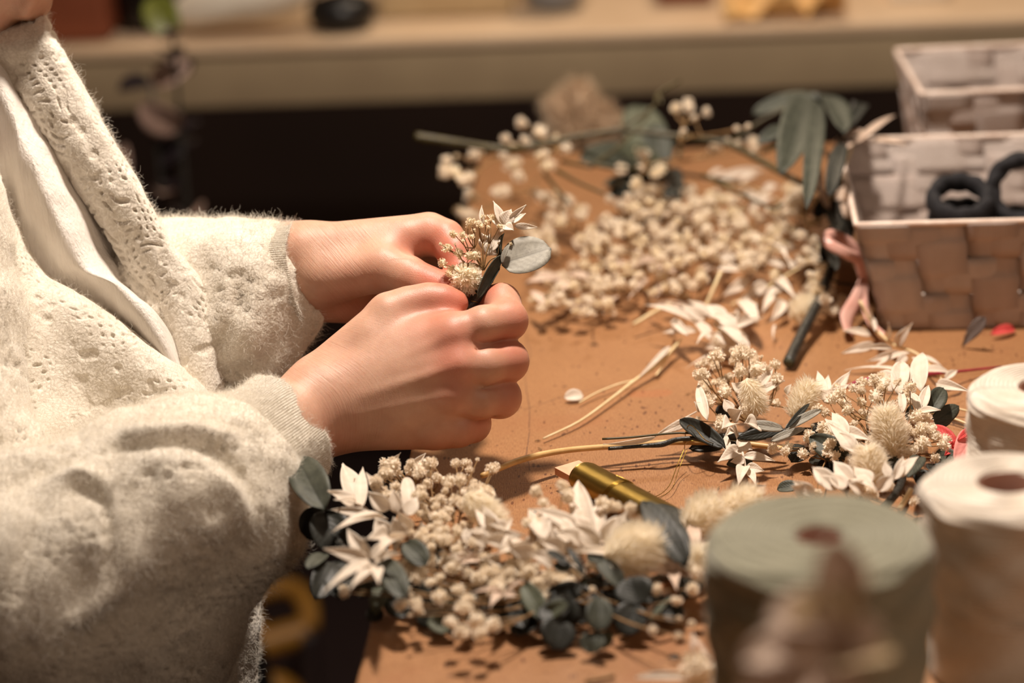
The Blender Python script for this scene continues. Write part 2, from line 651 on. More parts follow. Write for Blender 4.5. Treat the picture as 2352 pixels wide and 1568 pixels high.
class Geo:
    def __init__(s):
        s.V, s.F = [], []

    def tube(s, pts, r, sides=6, n=None):
        v, f = tube_geo(pts, r, sides, n, len(s.V))
        s.V += list(v)
        s.F += f

    def add(s, V, F):
        o = len(s.V)
        s.V += [np.asarray(v, float) for v in V]
        s.F += [tuple(i + o for i in f) for f in F]

    def obj(s, name, mat, parent=None, smooth=True):
        return mesh(name, s.V, s.F, mat, parent, smooth)


def box_geo(x0, x1, y0, y1, z0, z1, bev=0.0):
    import bmesh
    bm = bmesh.new()
    bmesh.ops.create_cube(bm, size=1)
    for v in bm.verts:
        v.co = Vector(((x0 + x1) / 2 + v.co.x * (x1 - x0), (y0 + y1) / 2 + v.co.y * (y1 - y0), (z0 + z1) / 2 + v.co.z * (z1 - z0)))
    if bev:
        bmesh.ops.bevel(bm, geom=bm.edges[:], offset=bev, segments=3, affect='EDGES', profile=0.5)
    bm.verts.index_update()
    V = [np.array(v.co) for v in bm.verts]
    F = [tuple(v.index for v in f.verts) for f in bm.faces]
    bm.free()
    return V, F


def lathe_geo(profile, c, sides=64):
    V = []
    for r, z in profile:
        for j in range(sides):
            th = 2 * math.pi * j / sides
            V.append((c[0] + r * math.cos(th), c[1] + r * math.sin(th), c[2] + z))
    return V, grid_faces(len(profile), sides, True)


# ---- value noise on arrays
_perm = RNG.random((64, 64, 64)).astype(np.float32)


def vnoise(p, scale, seed=0):
    q = p * scale + seed * 17.3
    i = np.floor(q).astype(int)
    f = q - i
    f = f * f * (3 - 2 * f)
    r = np.zeros(len(p))
    for dx in (0, 1):
        for dy in (0, 1):
            for dz in (0, 1):
                wgt = (f[:, 0] if dx else 1 - f[:, 0]) * (f[:, 1] if dy else 1 - f[:, 1]) * (f[:, 2] if dz else 1 - f[:, 2])
                r += wgt * _perm[(i[:, 0] + dx) & 63, (i[:, 1] + dy) & 63, (i[:, 2] + dz) & 63]
    return r - 0.5


# ---- signed distance modelling for the body and the sleeves
def smin(a, b, k):
    h = np.clip(0.5 + 0.5 * (b - a) / k, 0, 1)
    return b * (1 - h) + a * h - k * h * (1 - h)


def smax(a, b, k):
    return -smin(-a, -b, k)


def cone(p, a, b, ra, rb):
    a = np.asarray(a, np.float32)
    ab = np.asarray(b, np.float32) - a
    pa = p - a
    t = np.clip((pa @ ab) / max(float(ab @ ab), 1e-12), 0, 1)
    d = pa - t[:, None] * ab
    return np.sqrt((d * d).sum(1)) - (ra + (rb - ra) * t)


def ball(p, c, r):
    d = p - np.asarray(c, np.float32)
    return np.sqrt((d * d).sum(1)) - r


def ellip(p, c, R, ax):
    """ellipsoid with axes = rows of ax and radii R"""
    q = (p - np.asarray(c, np.float32)) @ np.asarray(ax, np.float32).T
    k0 = np.sqrt(((q / R) ** 2).sum(1))
    k1 = np.sqrt(((q / (np.asarray(R) ** 2)) ** 2).sum(1)) + 1e-9
    return k0 * (k0 - 1) / k1


def surface_nets(f, lo, hi, h):
    lo = np.asarray(lo, float)
    n = np.ceil((np.asarray(hi) - lo) / h).astype(int) + 1
    D = np.empty(tuple(n), np.float32)
    ys, zs = np.meshgrid(lo[1] + np.arange(n[1]) * h, lo[2] + np.arange(n[2]) * h, indexing='ij')
    step = max(1, int(200000 / (n[1] * n[2])))
    for i in range(0, n[0], step):
        k = min(step, n[0] - i)
        xs = lo[0] + (i + np.arange(k)) * h
        pts = np.empty((k, n[1], n[2], 3), np.float32)
        pts[..., 0] = xs[:, None, None]
        pts[..., 1] = ys
        pts[..., 2] = zs
        D[i:i + k] = f(pts.reshape(-1, 3)).reshape(k, n[1], n[2])
    S = D < 0
    c = S[:-1, :-1, :-1].astype(np.int8)
    tot = sum(S[dx:n[0] - 1 + dx, dy:n[1] - 1 + dy, dz:n[2] - 1 + dz].astype(np.int8) for dx in (0, 1) for dy in (0, 1) for dz in (0, 1))
    act = (tot > 0) & (tot < 8)
    idx = np.argwhere(act)
    ids = -np.ones(act.shape, np.int64)
    ids[act] = np.arange(len(idx))
    corners = [(dx, dy, dz) for dx in (0, 1) for dy in (0, 1) for dz in (0, 1)]
    val = {cc: D[idx[:, 0] + cc[0], idx[:, 1] + cc[1], idx[:, 2] + cc[2]] for cc in corners}
    acc = np.zeros((len(idx), 3))
    cnt = np.zeros(len(idx))
    for a in corners:
        for ax in range(3):
            if a[ax] == 0:
                b = list(a)
                b[ax] = 1
                b = tuple(b)
                va, vb = val[a], val[b]
                cr = (va < 0) != (vb < 0)
                t = np.where(cr, va / np.where(cr, va - vb, 1), 0)
                pt = np.tile(np.array(a, float), (len(idx), 1))
                pt[:, ax] += t
                acc += pt * cr[:, None]
                cnt += cr
    V = lo + (idx + acc / cnt[:, None]) * h
    Fs = []
    for ax in range(3):
        u, v = (ax + 1) % 3, (ax + 2) % 3
        sl0 = [slice(None)] * 3
        sl1 = [slice(None)] * 3
        sl0[ax] = slice(0, -1)
        sl1[ax] = slice(1, None)
        s0, s1 = S[tuple(sl0)], S[tuple(sl1)]
        e = np.argwhere(s0 != s1)
        ok = (e[:, u] > 0) & (e[:, v] > 0) & (e[:, u] < n[u] - 1) & (e[:, v] < n[v] - 1)
        e = e[ok]
        ins = s0[e[:, 0], e[:, 1], e[:, 2]]
        q = []
        for du, dv in ((-1, -1), (0, -1), (0, 0), (-1, 0)):
            g = e.copy()
            g[:, u] += du
            g[:, v] += dv
            q.append(ids[g[:, 0], g[:, 1], g[:, 2]])
        q = np.stack(q, 1)
        q[~ins] = q[~ins][:, ::-1]
        Fs.append(q)
    return V, np.vstack(Fs)


def laplace(V, F, it=2, lam=0.5):
    for _ in range(it):
        s = np.zeros_like(V)
        c = np.zeros(len(V))
        for a, b in ((0, 1), (1, 2), (2, 3), (3, 0)):
            for i, j in ((a, b), (b, a)):
                np.add.at(s, F[:, i], V[F[:, j]])
                np.add.at(c, F[:, i], 1)
        c = np.maximum(c, 1)
        s = np.where(c[:, None] > 1, s, V)
        V = V * (1 - lam) + lam * s / c[:, None]
    return V


def normals(V, F):
    n = np.cross(V[F[:, 2]] - V[F[:, 0]], V[F[:, 3]] - V[F[:, 1]])
    N = np.zeros_like(V)
    for k in range(4):
        np.add.at(N, F[:, k], n)
    return N / (np.linalg.norm(N, axis=1)[:, None] + 1e-12)


def fuzz(name, V, F, count, length, parent, mat='fuzz', radius=0.00005, curl=0.8, seed=1, keep=None):
    """loose fibres standing off a knitted surface"""
    rg = np.random.default_rng(seed)
    n = np.cross(V[F[:, 2]] - V[F[:, 0]], V[F[:, 3]] - V[F[:, 1]])
    ar = np.linalg.norm(n, axis=1)
    if keep is not None:
        ar = ar * keep
    pick = rg.choice(len(F), count, p=ar / ar.sum())
    wts = rg.dirichlet([1, 1, 1, 1], count)
    base = (V[F[pick]] * wts[..., None]).sum(1)
    nn = n[pick] / (np.linalg.norm(n[pick], axis=1)[:, None] + 1e-12)
    d = nn * 0.6 + rg.normal(0, curl, (count, 3))
    d /= np.linalg.norm(d, axis=1)[:, None]
    L = length * (0.45 + 0.9 * rg.uniform(0.0, 1.0, count) ** 4)
    K = 5
    pos = np.empty((count, K, 3))
    cur = base - nn * 0.0006
    dirv = d
    for k in range(K):
        pos[:, k] = cur
        cur = cur + dirv * (L / (K - 1))[:, None]
        dirv = dirv + rg.normal(0, 0.55, (count, 3))
        dirv /= np.linalg.norm(dirv, axis=1)[:, None]
    hc = bpy.data.hair_curves.new(name)
    hc.add_curves([K] * count)
    hc.position_data.foreach_set('vector', pos.astype(np.float32).ravel())
    ra = hc.attributes.get('radius') or hc.attributes.new('radius', 'FLOAT', 'POINT')
    rr = np.tile(np.linspace(1.0, 0.4, K), count) * radius
    ra.data.foreach_set('value', rr.astype(np.float32))
    hc.materials.append(MAT[mat])
    o = bpy.data.objects.new(name, hc)
    link(o, parent, (0, 0, 0))
    o['kind'] = 'stuff'
    return o


# ================================================================== the setting
def struct(name, V, F, mat, smooth=False):
    o = mesh(name, V, F, mat, None, smooth)
    o['kind'] = 'structure'
    return o


V, F = box_geo(-3.2, 3.2, -1.5, 4.2, -0.1, 0.0)
struct('floor', V, F, 'darkfloor')
V, F = box_geo(-3.2, 3.2, 4.2, 4.3, 0.0, 2.6)
struct('wall_back', V, F, 'darkwall')
V, F = box_geo(-3.3, -3.2, -1.5, 4.3, 0.0, 2.6)
struct('wall_left', V, F, 'darkwall')

# ------------------------------------------------------------------ work table
TX0, TY1 = -0.1615, 2.03
tb = thing('work_table', 'scratched orange-brown wooden work table under the dried flowers', 'table', (0.5, 1.2, 0))
V, F = box_geo(TX0, 1.25, 0.35, TY1, TZ - 0.032, TZ, 0.0025)
mesh('tabletop', V, F, 'wood', tb)
for lx, ly in ((TX0 + 0.12, 1.9), (1.15, 1.9), (1.15, 0.45), (TX0 + 0.12, 0.45)):
    V, F = box_geo(lx - 0.025, lx + 0.025, ly - 0.025, ly + 0.025, 0, TZ - 0.0325, 0.003)
    mesh('leg', V, F, 'metal', tb)

# ------------------------------------------------------------------ bench behind
BZ = TZ - 0.012
bt = thing('background_bench', 'long greige bench with pale top behind the work table', 'bench', (0, 2.8, 0))
b0, b1 = A(300, 111, -0.012), A(2200, 46, -0.012)
ang = math.atan2(b1[1] - b0[1], b1[0] - b0[0])
ux, uy = np.array([math.cos(ang), math.sin(ang), 0]), np.array([-math.sin(ang), math.cos(ang), 0])


def bpt(s, t, z):
    """point on the bench: s along its front edge, t back from it"""
    q = b0 + ux * s + uy * t
    return np.array([q[0], q[1], BZ + z])


def bbox(name, s0, s1, t0, t1, z0, z1, mat, parent, bev=0.004):
    V, F = box_geo(s0, s1, t0, t1, z0, z1, bev)
    return mesh(name, [bpt(*v) for v in V], F, mat, parent, True)


bbox('benchtop', -1.2, 2.6, 0.0, 0.62, -0.012, 0.0, 'bench_top', bt, 0.003)
bbox('apron', -1.2, 2.6, 0.006, 0.03, -0.072, -0.0121, 'bench', bt)
for s_ in (-1.1, 2.5):
    for t_ in (0.08, 0.55):
        bbox('leg', s_ - 0.03, s_ + 0.03, t_ - 0.03, t_ + 0.03, -BZ, -0.0121, 'bench', bt)


def bench_s(px, t=0.0):
    """distance along the bench of the image column px, at the front edge"""
    best = min(np.linspace(-1.2, 2.4, 1441), key=lambda s: abs(proj(bpt(s, t, 0))[0] - px))
    return float(best)


def proj(p):
    v = np.asarray(p) - CAM
    wz = v @ FWD
    return IW / 2 + FPX * (v @ RGT) / wz, IH / 2 - FPX * (v @ UPV) / wz


def on_bench(pxa, pxb, t0, t1, h, name, label, cat, mat, bev=0.01, group=None):
    s0, s1 = bench_s(pxa, t0), bench_s(pxb, t0)
    o = bbox(name, s0, s1, t0, t1, 0.0005, h, mat, None, bev)
    return tag(o, label, cat, group)


on_bench(20, 250, 0.03, 0.27, 0.16, 'wooden_crate', 'orange-brown box at the far left of the background bench', 'box', 'brownbox')
on_bench(268, 425, 0.05, 0.30, 0.22, 'dark_backdrop', 'black bag filling the dark area between the brown box and the white cloth', 'backdrop', 'blackpl', 0.03)  # black block added to fill the dark background area here
on_bench(870, 1180, 0.10, 0.30, 0.06, 'paper_stack', 'low pile of tan paper lying right of the black oval dish', 'paper', 'tan', 0.004)
on_bench(1510, 1640, 0.12, 0.24, 0.09, 'carton', 'small brown carton behind the work table flowers on the bench', 'box', 'brownbox', 0.006)
on_bench(2040, 2180, 0.10, 0.26, 0.03, 'notebook', 'pale flat notebook near the right end of the background bench', 'notebook', 'whitecloth', 0.003)
# white rolled cloth: an elongated soft roll
c = bpt(bench_s(590, 0.06), 0.058, 0.044)
V, F = [], []
n1, n2 = 40, 24
for i in range(n1):
    u = i / (n1 - 1)
    r = 0.033 * (math.sin(math.pi * min(1, max(0, u * 0.98 + 0.01))) ** 0.45)
    for j in range(n2):
        th = 2 * math.pi * j / n2
        V.append(c + ux * (u - 0.5) * 0.19 + np.array([0, 0, (u - 0.5) * 0.04]) + uy * math.cos(th) * r * 1.3
                 + np.array([0, 0, max(-0.85, math.sin(th)) * r * (1 + 0.12 * math.sin(9 * u + 2 * th))]))
F = grid_faces(n1, n2, True)
tag(mesh('rolled_cloth', V, F, 'whitecloth'), 'white rolled cloth lying near the front of the background bench', 'cloth')
# black oval dish
c = bpt(bench_s(786, 0.06), 0.058, 0.0)
V, F = lathe_geo([(0.0001, 0.0006), (0.024, 0.0006), (0.035, 0.009), (0.038, 0.022), (0.033, 0.034), (0.020, 0.038), (0.0001, 0.037)], c, 40)
tag(mesh('oval_dish', V, F, 'blackpl'), 'black rounded dish on the background bench beside the white cloth', 'dish')
c = bpt(bench_s(1276, 0.14), 0.13, 0.0)
V, F = lathe_geo([(0.0001, 0.0006), (0.025, 0.0006), (0.036, 0.02), (0.042, 0.06), (0.043, 0.09), (0.040, 0.09), (0.038, 0.06), (0.03, 0.02), (0.0001, 0.008)], c, 48)
tag(mesh('ceramic_bowl', V, F, 'bluegrey'), 'blue-grey ceramic pot standing on the background bench', 'pot')
# crumpled yellow paper
c = bpt(bench_s(1800, 0.06), 0.06, 0.0)
V = []
for i in range(26):
    for j in range(18):
        p = np.array([(i / 25 - 0.5) * 0.13, (j / 17 - 0.5) * 0.09, 0])
        V.append(c + ux * p[0] + uy * p[1] + np.array([0, 0, 0.004 + 0.034 * abs(math.sin(p[0] * 55 + p[1] * 30) * math.cos(p[1] * 60 - p[0] * 18))]))
o = mesh('crumpled_paper', V, grid_faces(26, 18), 'yellowp')
o.modifiers.new('s', 'SOLIDIFY').thickness = 0.001
tag(o, 'crumpled yellow wrapping paper near the bench edge', 'paper')

# ------------------------------------------------------------------ yellow stool down by the floor
ys = thing('plastic_stool', 'yellow plastic stool low down on the dark floor between sweater and table', 'stool', (*A(640, 1420, -0.45)[:2], 0))
G = Geo()
G.tube([P(590, 1445, 2.75), P(560, 1395, 2.78), P(600, 1360, 2.8), P(670, 1352, 2.8), P(706, 1392, 2.78), P(710, 1445, 2.76)], 0.013, 10, 60)
G.obj('handle_loop', 'yellow', ys)
G = Geo()
G.tube([P(540, 1500, 2.74), P(620, 1474, 2.75), P(705, 1450, 2.76)], 0.018, 10, 30)
G.obj('seat_rail', 'yellow', ys)
G = Geo()
G.tube([P(560, 1590, 2.74), P(640, 1585, 2.74), P(690, 1640, 2.76)], 0.02, 10, 30)
G.obj('footrest', 'yellow', ys)
for a_ in ((560, 1490), (705, 1450)):
    G = Geo()
    q = P(a_[0], a_[1], 2.75)
    G.tube([q, np.array([q[0], q[1] - 0.01, 0.0])], [0.012, 0.015], 10, 8)
    G.obj('leg', 'darkfloor', ys)

# ================================================================== person
person = thing('person', 'person in a cream mohair cardigan binding a small dried posy with both hands', 'person', (*P(-100, 900, 1.5)[:2], 0))


def H(x, y, d):
    return P(x, y, 1.40 + d)


def R(r, d=0.0):
    return r * (1.40 + d) / FPX


def chain(p, pts, k=0.004):
    d = None
    for (a, b) in zip(pts[:-1], pts[1:]):
        c_ = cone(p, H(*a[:3]), H(*b[:3]), R(a[3], a[2]), R(b[3], b[2]))
        d = c_ if d is None else smin(d, c_, k)
    return d


FH_META = [[(735, 885, .004, 60), (1046, 768, -.002, 45)], [(735, 920, .000, 64), (1058, 838, -.007, 44)],
           [(740, 958, .000, 64), (1045, 905, -.004, 42)], [(745, 984, .004, 50), (1000, 982, .005, 47)]]
FH_FING = [[(1046, 768, -.002, 45), (1110, 745, -.003, 42), (1166, 736, .006, 45), (1152, 694, .021, 42), (1108, 692, .036, 35), (1085, 698, .038, 31)],
           [(1058, 838, -.007, 44), (1115, 838, -.005, 45), (1164, 829, .006, 49), (1140, 815, .026, 40), (1090, 800, .036, 34)],
           [(1045, 905, -.004, 42), (1100, 918, -.001, 43), (1149, 912, .009, 47), (1125, 900, .028, 37), (1075, 880, .038, 32)],
           [(1000, 982, .005, 47), (1050, 982, .006, 44), (1083, 972, .015, 43), (1060, 945, .031, 33), (1020, 925, .036, 29)]]
FH_THUMB = [(740, 870, .012, 60), (895, 722, .013, 45), (940, 702, .014, 38), (985, 690, .014, 34), (1020, 692, .013, 31), (1048, 696, .012, 26)]


def front_hand(p):
    arm = cone(p, H(600, 1000, -.026), H(712, 925, .0), R(86), R(78))
    arm = smin(arm, cone(p, H(600, 1060, -.026), H(722, 978, .0), R(84), R(64)), .02)
    palm = smin(arm, chain(p, FH_META[0], .004), .014)
    for mt in FH_META[1:]:
        palm = smin(palm, chain(p, mt, .004), .011)
    palm = smin(palm, cone(p, H(860, 778, .008), H(1010, 758, .006), R(46), R(38)), .010)
    palm = smin(palm, cone(p, H(860, 900, .018), H(990, 900, .022), R(60), R(60)), .012)
    # extensor tendons
    for (mt, r_) in zip(FH_META[0:3], (3, 4, 4)):
        a, b = mt
        ca = H(a[0] + 70, a[1] - 4, a[2] - (a[3] - 7) / 3966)
        cb = H(b[0], b[1], b[2] - (b[3] - 4) / 3966)
        palm = smin(palm, cone(p, ca, cb, R(3), R(r_)), .0045)
    palm = smin(palm, cone(p, H(880, 985, -.0075), H(975, 940, -.0098), R(3), R(3)), .008)
    # thumb grows out of the side of the palm
    th = chain(p, FH_THUMB, .006)
    d = smin(palm, th, .007)
    full = d
    for fg in FH_FING:
        ch = chain(p, fg, .0035)
        one = smin(d, ch, .005)
        full = smin(full, one, .0011)
    # knuckle bosses
    for (x, y, dd, r) in ((1040, 770, -.006, 34), (1050, 838, -.0095, 34), (1040, 905, -.007, 32), (1000, 975, .001, 32)):
        full = smin(full, ball(p, H(x, y, dd), R(r)), .009)
    # creases between the finger bases
    for a, b in (((1085, 806, -.013), (1200, 781, -.002)), ((1078, 902, -.011), (1195, 873, -.001)), ((1075, 966, -.008), (1150, 945, .004))):
        full = smax(full, -cone(p, H(*a), H(*b), R(2), R(5)), .0022)
    return full


BH_META = [[(700, 578, .070, 60), (985, 538, .066, 47)], [(700, 600, .085, 60), (985, 552, .086, 46)],
           [(700, 620, .095, 58), (975, 575, .104, 44)], [(705, 650, .095, 56), (960, 610, .116, 42)]]
BH_FING = [[(985, 538, .066, 47), (1022, 548, .060, 43), (1046, 580, .052, 41), (1062, 634, .042, 35), (1050, 676, .036, 30)],
           [(985, 552, .086, 46), (1050, 575, .080, 40), (1072, 640, .062, 34), (1062, 690, .050, 29)],
           [(975, 575, .104, 44), (1050, 615, .096, 38), (1060, 680, .072, 32), (1040, 700, .060, 28)],
           [(960, 610, .116, 42), (1020, 660, .104, 34), (1030, 710, .084, 29), (1010, 720, .070, 26)]]
BH_THUMB = [(750, 636, .062, 58), (884, 616, .052, 50), (935, 634, .045, 42), (985, 654, .039, 36), (1025, 668, .034, 33), (1050, 676, .031, 28)]


def back_hand(p):
    arm = cone(p, H(600, 580, .085), H(702, 582, .075), R(74), R(68))
    arm = smin(arm, cone(p, H(600, 650, .085), H(712, 640, .075), R(74), R(64)), .02)
    palm = arm
    for mt in BH_META:
        palm = smin(palm, chain(p, mt, .004), .011)
    palm = smin(palm, cone(p, H(735, 690, .080), H(860, 700, .085), R(50), R(46)), .010)
    palm = smin(palm, cone(p, H(760, 620, .075), H(900, 600, .08), R(52), R(44)), .012)
    th = chain(p, BH_THUMB, .006)
    d = smin(palm, th, .010)
    # the web of the thumb folds into the index finger
    d = smin(d, cone(p, H(870, 590, .058), H(935, 550, .063), R(34), R(30)), .008)
    full = d
    for fg in BH_FING:
        one = smin(d, chain(p, fg, .0035), .005)
        full = smin(full, one, .0011)
    for a, b in (((930, 545, .043), (975, 590, .040)), ((905, 540, .047), (940, 580, .044)), ((955, 600, .030), (1030, 642, .022)), ((760, 660, .042), (880, 668, .036))):
        full = smax(full, -cone(p, H(*a), H(*b), R(4), R(3)), .003)
    return full


# ---- head frame (the face looks down at the hands)
HC = P(-62, -350, 1.475)
HF = unit(P(1100, 480, 1.44) - HC)
HS = unit(np.cross(HF, UPV))
HU = unit(np.cross(HS, HF))
hax = np.array([HF, HS, HU])


def hp(f, s, u):
    return HC + HF * f + HS * s + HU * u


def trunk(p):
    d = cone(p, P(-230, 480, 1.56), P(-260, 1750, 1.56), .085, .12)
    d = smin(d, cone(p, P(-220, 420, 1.47), P(-150, 470, 1.68), .045, .045), .05)
    d = smin(d, cone(p, P(-220, 440, 1.47), P(-180, 900, 1.44), .040, .036), .03)
    d = smin(d, cone(p, P(-180, 900, 1.44), P(60, 1330, 1.36), .036, .034), .03)
    d = smin(d, cone(p, P(60, 1330, 1.36), P(610, 1020, 1.374), .036, .022), .015)
    d = smin(d, cone(p, P(-150, 470, 1.66), P(240, 800, 1.60), .042, .034), .03)
    d = smin(d, cone(p, P(240, 800, 1.60), P(620, 620, 1.485), .034, .020), .015)
    d = smin(d, cone(p, P(-210, 330, 1.58), HC - HU * .05 - HF * .02, .048, .048), .03)
    return d


def head(p):
    d = ellip(p, hp(-.015, 0, .02), (.098, .076, .095), hax)
    d = smin(d, ellip(p, hp(.03, 0, -.035), (.062, .058, .075), hax), .03)
    d = smin(d, cone(p, hp(.058, -.012, -.094), hp(.058, .012, -.094), .017, .017), .022)
    d = smin(d, cone(p, hp(.082, 0, .012), hp(.104, 0, -.025), .006, .010), .010)
    for s in (-1, 1):
        d = smin(d, ball(p, hp(.096, s * .010, -.028), .006), .006)
        d = smax(d, -ball(p, hp(.098, s * .031, .008), .016), .012)
        d = smin(d, ball(p, hp(.074, s * .031, .006), .0125), .004)
        d = smin(d, ellip(p, hp(-.005, s * .077, -.01), (.018, .006, .030), hax), .006)
    d = smin(d, cone(p, hp(.088, -.016, -.054), hp(.088, .016, -.054), .0045, .0045), .006)
    d = smin(d, cone(p, hp(.088, -.013, -.062), hp(.088, .013, -.062), .005, .005), .005)
    d = smin(d, cone(p, hp(-.02, 0, -.03), HC * .45 + P(-210, 330, 1.58) * .55, .050, .046), .03)
    return d


BV, BF, BO = [], [], 0


def bake(f, pts, pad, h, it=1):
    pts = np.array(pts)
    V, F = surface_nets(f, pts.min(0) - pad, pts.max(0) + pad, h)
    return laplace(V, F, it), F


def arr(chs):
    return [H(*q[:3]) for c_ in chs for q in c_]


parts_ = [bake(front_hand, arr(FH_META + FH_FING + [FH_THUMB]) + [H(640, 1020, -.02)], .018, .0011, 2),
          bake(back_hand, arr(BH_META + BH_FING + [BH_THUMB]) + [H(640, 640, .08)], .020, .0014, 2),
          bake(trunk, [P(-260, 1750, 1.56), P(620, 620, 1.485), P(-190, 420, 1.40), P(-150, 470, 1.70), P(0, -250, 1.52), P(610, 1020, 1.37)], .14, .007, 2),
          bake(head, [hp(.12, .09, .13), hp(-.12, -.09, -.16)], .03, .003, 1)]


def biggest_piece(V, F):
    lab = np.arange(len(V))
    while True:
        m_ = lab[F].min(1)
        new = lab.copy()
        for k in range(F.shape[1]):
            np.minimum.at(new, F[:, k], m_)
        new = new[new]
        if (new == lab).all():
            break
        lab = new
    fl = lab[F[:, 0]]
    ids, cn = np.unique(fl, return_counts=True)
    F = F[fl == ids[cn.argmax()]]
    use = np.unique(F)
    mp = -np.ones(len(V), int)
    mp[use] = np.arange(len(use))
    return V[use], mp[F]


def temp_obj(V, F):
    V, F = biggest_piece(V, F)
    me = bpy.data.meshes.new('temp')
    me.from_pydata([tuple(v) for v in V], [], [tuple(int(i) for i in f) for f in F])
    o = bpy.data.objects.new('temp', me)
    COL.objects.link(o)
    return o


tmp = [temp_obj(*q) for q in parts_]
root = tmp[2]
for o in (tmp[0], tmp[1], tmp[3]):
    md = root.modifiers.new('join', 'BOOLEAN')
    md.operation = 'UNION'
    md.solver = 'EXACT'
    md.object = o
bpy.context.view_layer.update()
ev = root.evaluated_get(bpy.context.evaluated_depsgraph_get())
em = ev.to_mesh()
em.calc_loop_triangles()
bodyV = np.empty(len(em.vertices) * 3)
em.vertices.foreach_get('co', bodyV)
bodyV = bodyV.reshape(-1, 3).copy()
bodyFl = [tuple(p_.vertices) for p_ in em.polygons]
ev.to_mesh_clear()
for o in tmp:
    bpy.data.objects.remove(o)


def hand_attrs(V):
    red = np.zeros(len(V))
    for (x, y, d, r, s) in ((1045, 790, -.015, 60, .5), (1045, 850, -.018, 50, .35), (1040, 910, -.015, 45, .3), (1190, 740, -.002, 55, .55), (1190, 835, -.002, 50, .5),
                            (1170, 915, .0, 45, .5), (1095, 975, .006, 45, .5), (1000, 700, .0, 75, .55), (1050, 690, .01, 40, .7), (1000, 1010, .01, 70, .4),
                            (1010, 540, .05, 60, .55), (1050, 600, .03, 70, .85), (1000, 620, .03, 50, .7), (930, 560, .05, 40, .4), (800, 720, .07, 80, .5),
                            (830, 650, .03, 60, .35), (1130, 660, .02, 50, .8), (760, 1000, -.01, 60, .35), (1140, 790, .0, 40, .4)):
        q = ((V - H(x, y, d)) ** 2).sum(1)
        red += s * np.exp(-q / (2 * (R(r) * 0.75) ** 2))
    red = np.clip(red + 0.10 * vnoise(V, 60, 3), 0, 0.85)
    # wrinkle coordinates: across the forearm axis near each wrist, faint elsewhere
    uv = np.zeros((len(V), 3))
    a, b = H(690, 970, 0), H(1050, 850, -.005)
    ax = unit(b - a)
    t = (V - a) @ ax
    side = unit(np.cross(ax, FWD))
    s = (V - a) @ side
    front = (V @ FWD - CAM @ FWD) < 1.437
    m1 = np.exp(-((t - .024) / .020) ** 2) + 0.16
    uv[:, 0] = t + 0.9 * (s - 0.0) ** 2 / .05
    uv[:, 1] = s
    uv[:, 2] = np.clip(m1, 0, 1) * front
    a2, b2 = H(690, 620, .07), H(985, 560, .07)
    ax2 = unit(b2 - a2)
    t2 = (V - a2) @ ax2
    s2 = (V - a2) @ unit(np.cross(ax2, FWD))
    bk = ~front
    uv[bk, 0] = t2[bk] + .6 * s2[bk]
    uv[bk, 1] = s2[bk]
    uv[bk, 2] = (np.exp(-((t2[bk] - .025) / .022) ** 2) + .15)
    return red, uv


red, huv = hand_attrs(bodyV)
body = mesh('body', bodyV, bodyFl, 'skin', person, True, {'red': ('FLOAT', red), 'huv': ('FLOAT_VECTOR', huv)})

# hair: cap swept back over the skull into a low knot
def hairf(p):
    d = ellip(p, hp(-.036, 0, .022), (.100, .086, .100), hax)
    d = smax(d, -(((p - hp(.045, 0, .03)) @ (-(HF * .85 + HU * -.5))).astype(np.float32)), .01)
    d = smin(d, ball(p, hp(-.14, 0, .02), .042), .02)
    return d


V, F = bake(hairf, [hp(.09, .1, .14), hp(-.19, -.1, -.10), hp(.08, -.1, -.08), hp(-.17, .1, .14)], .03, .004, 1)
V = V + normals(V, F) * (vnoise(V * np.array([1, 1, 1]), 160, 2) * .002)[:, None]
mesh('hair', V, F, 'hair', person)


# ---- cloth patches through control points that lie at their own depth
def patch_geo(rows, nu, nv):
    k = len(rows)
    R1 = np.array([catmull(np.array([P(*q) for q in r]), nv) for r in rows])
    out = np.stack([catmull(R1[:, j], nu) for j in range(nv)], 1)
    V = out.reshape(-1, 3)
    i, j = np.meshgrid(np.arange(nu - 1), np.arange(nv - 1), indexing='ij')
    a = (i * nv + j).ravel()
    return V, np.stack([a, a + 1, a + nv + 1, a + nv], 1)


def face_cam(V, F):
    n = np.cross(V[F[:, 2]] - V[F[:, 0]], V[F[:, 3]] - V[F[:, 1]])
    if (n @ FWD).mean() > 0:
        F = F[:, ::-1].copy()
    return F


def knit_disp(V, F, amp=1.0, seed=0):
    N = normals(V, F)
    d = 0.0030 * vnoise(V, 38, 1 + seed) + 0.0014 * vnoise(V, 95, 2 + seed) + 0.0004 * vnoise(V, 240, 3 + seed)
    h = vnoise(V, 150, 5 + seed)
    d -= 0.0011 * np.clip((h - .2) * 7, 0, 1)
    q = V + 0.016 * np.stack([vnoise(V, 60, 60), vnoise(V, 60, 61), vnoise(V, 60, 62)], 1)
    a_ = q @ unit([.75, .15, -.62])
    b_ = q @ unit([.45, .35, .80])
    c_ = q @ unit([.1, .9, .1])
    e = np.sin(a_ * 2 * math.pi / .0105) * np.sin(b_ * 2 * math.pi / .0075 + c_ * 260)
    d -= 0.0017 * np.clip((e - .5) * 2.4, 0, 1) * np.clip(vnoise(V, 34, 63) * 6 + .6, 0, 1)
    return V + N * (d * amp)[:, None]


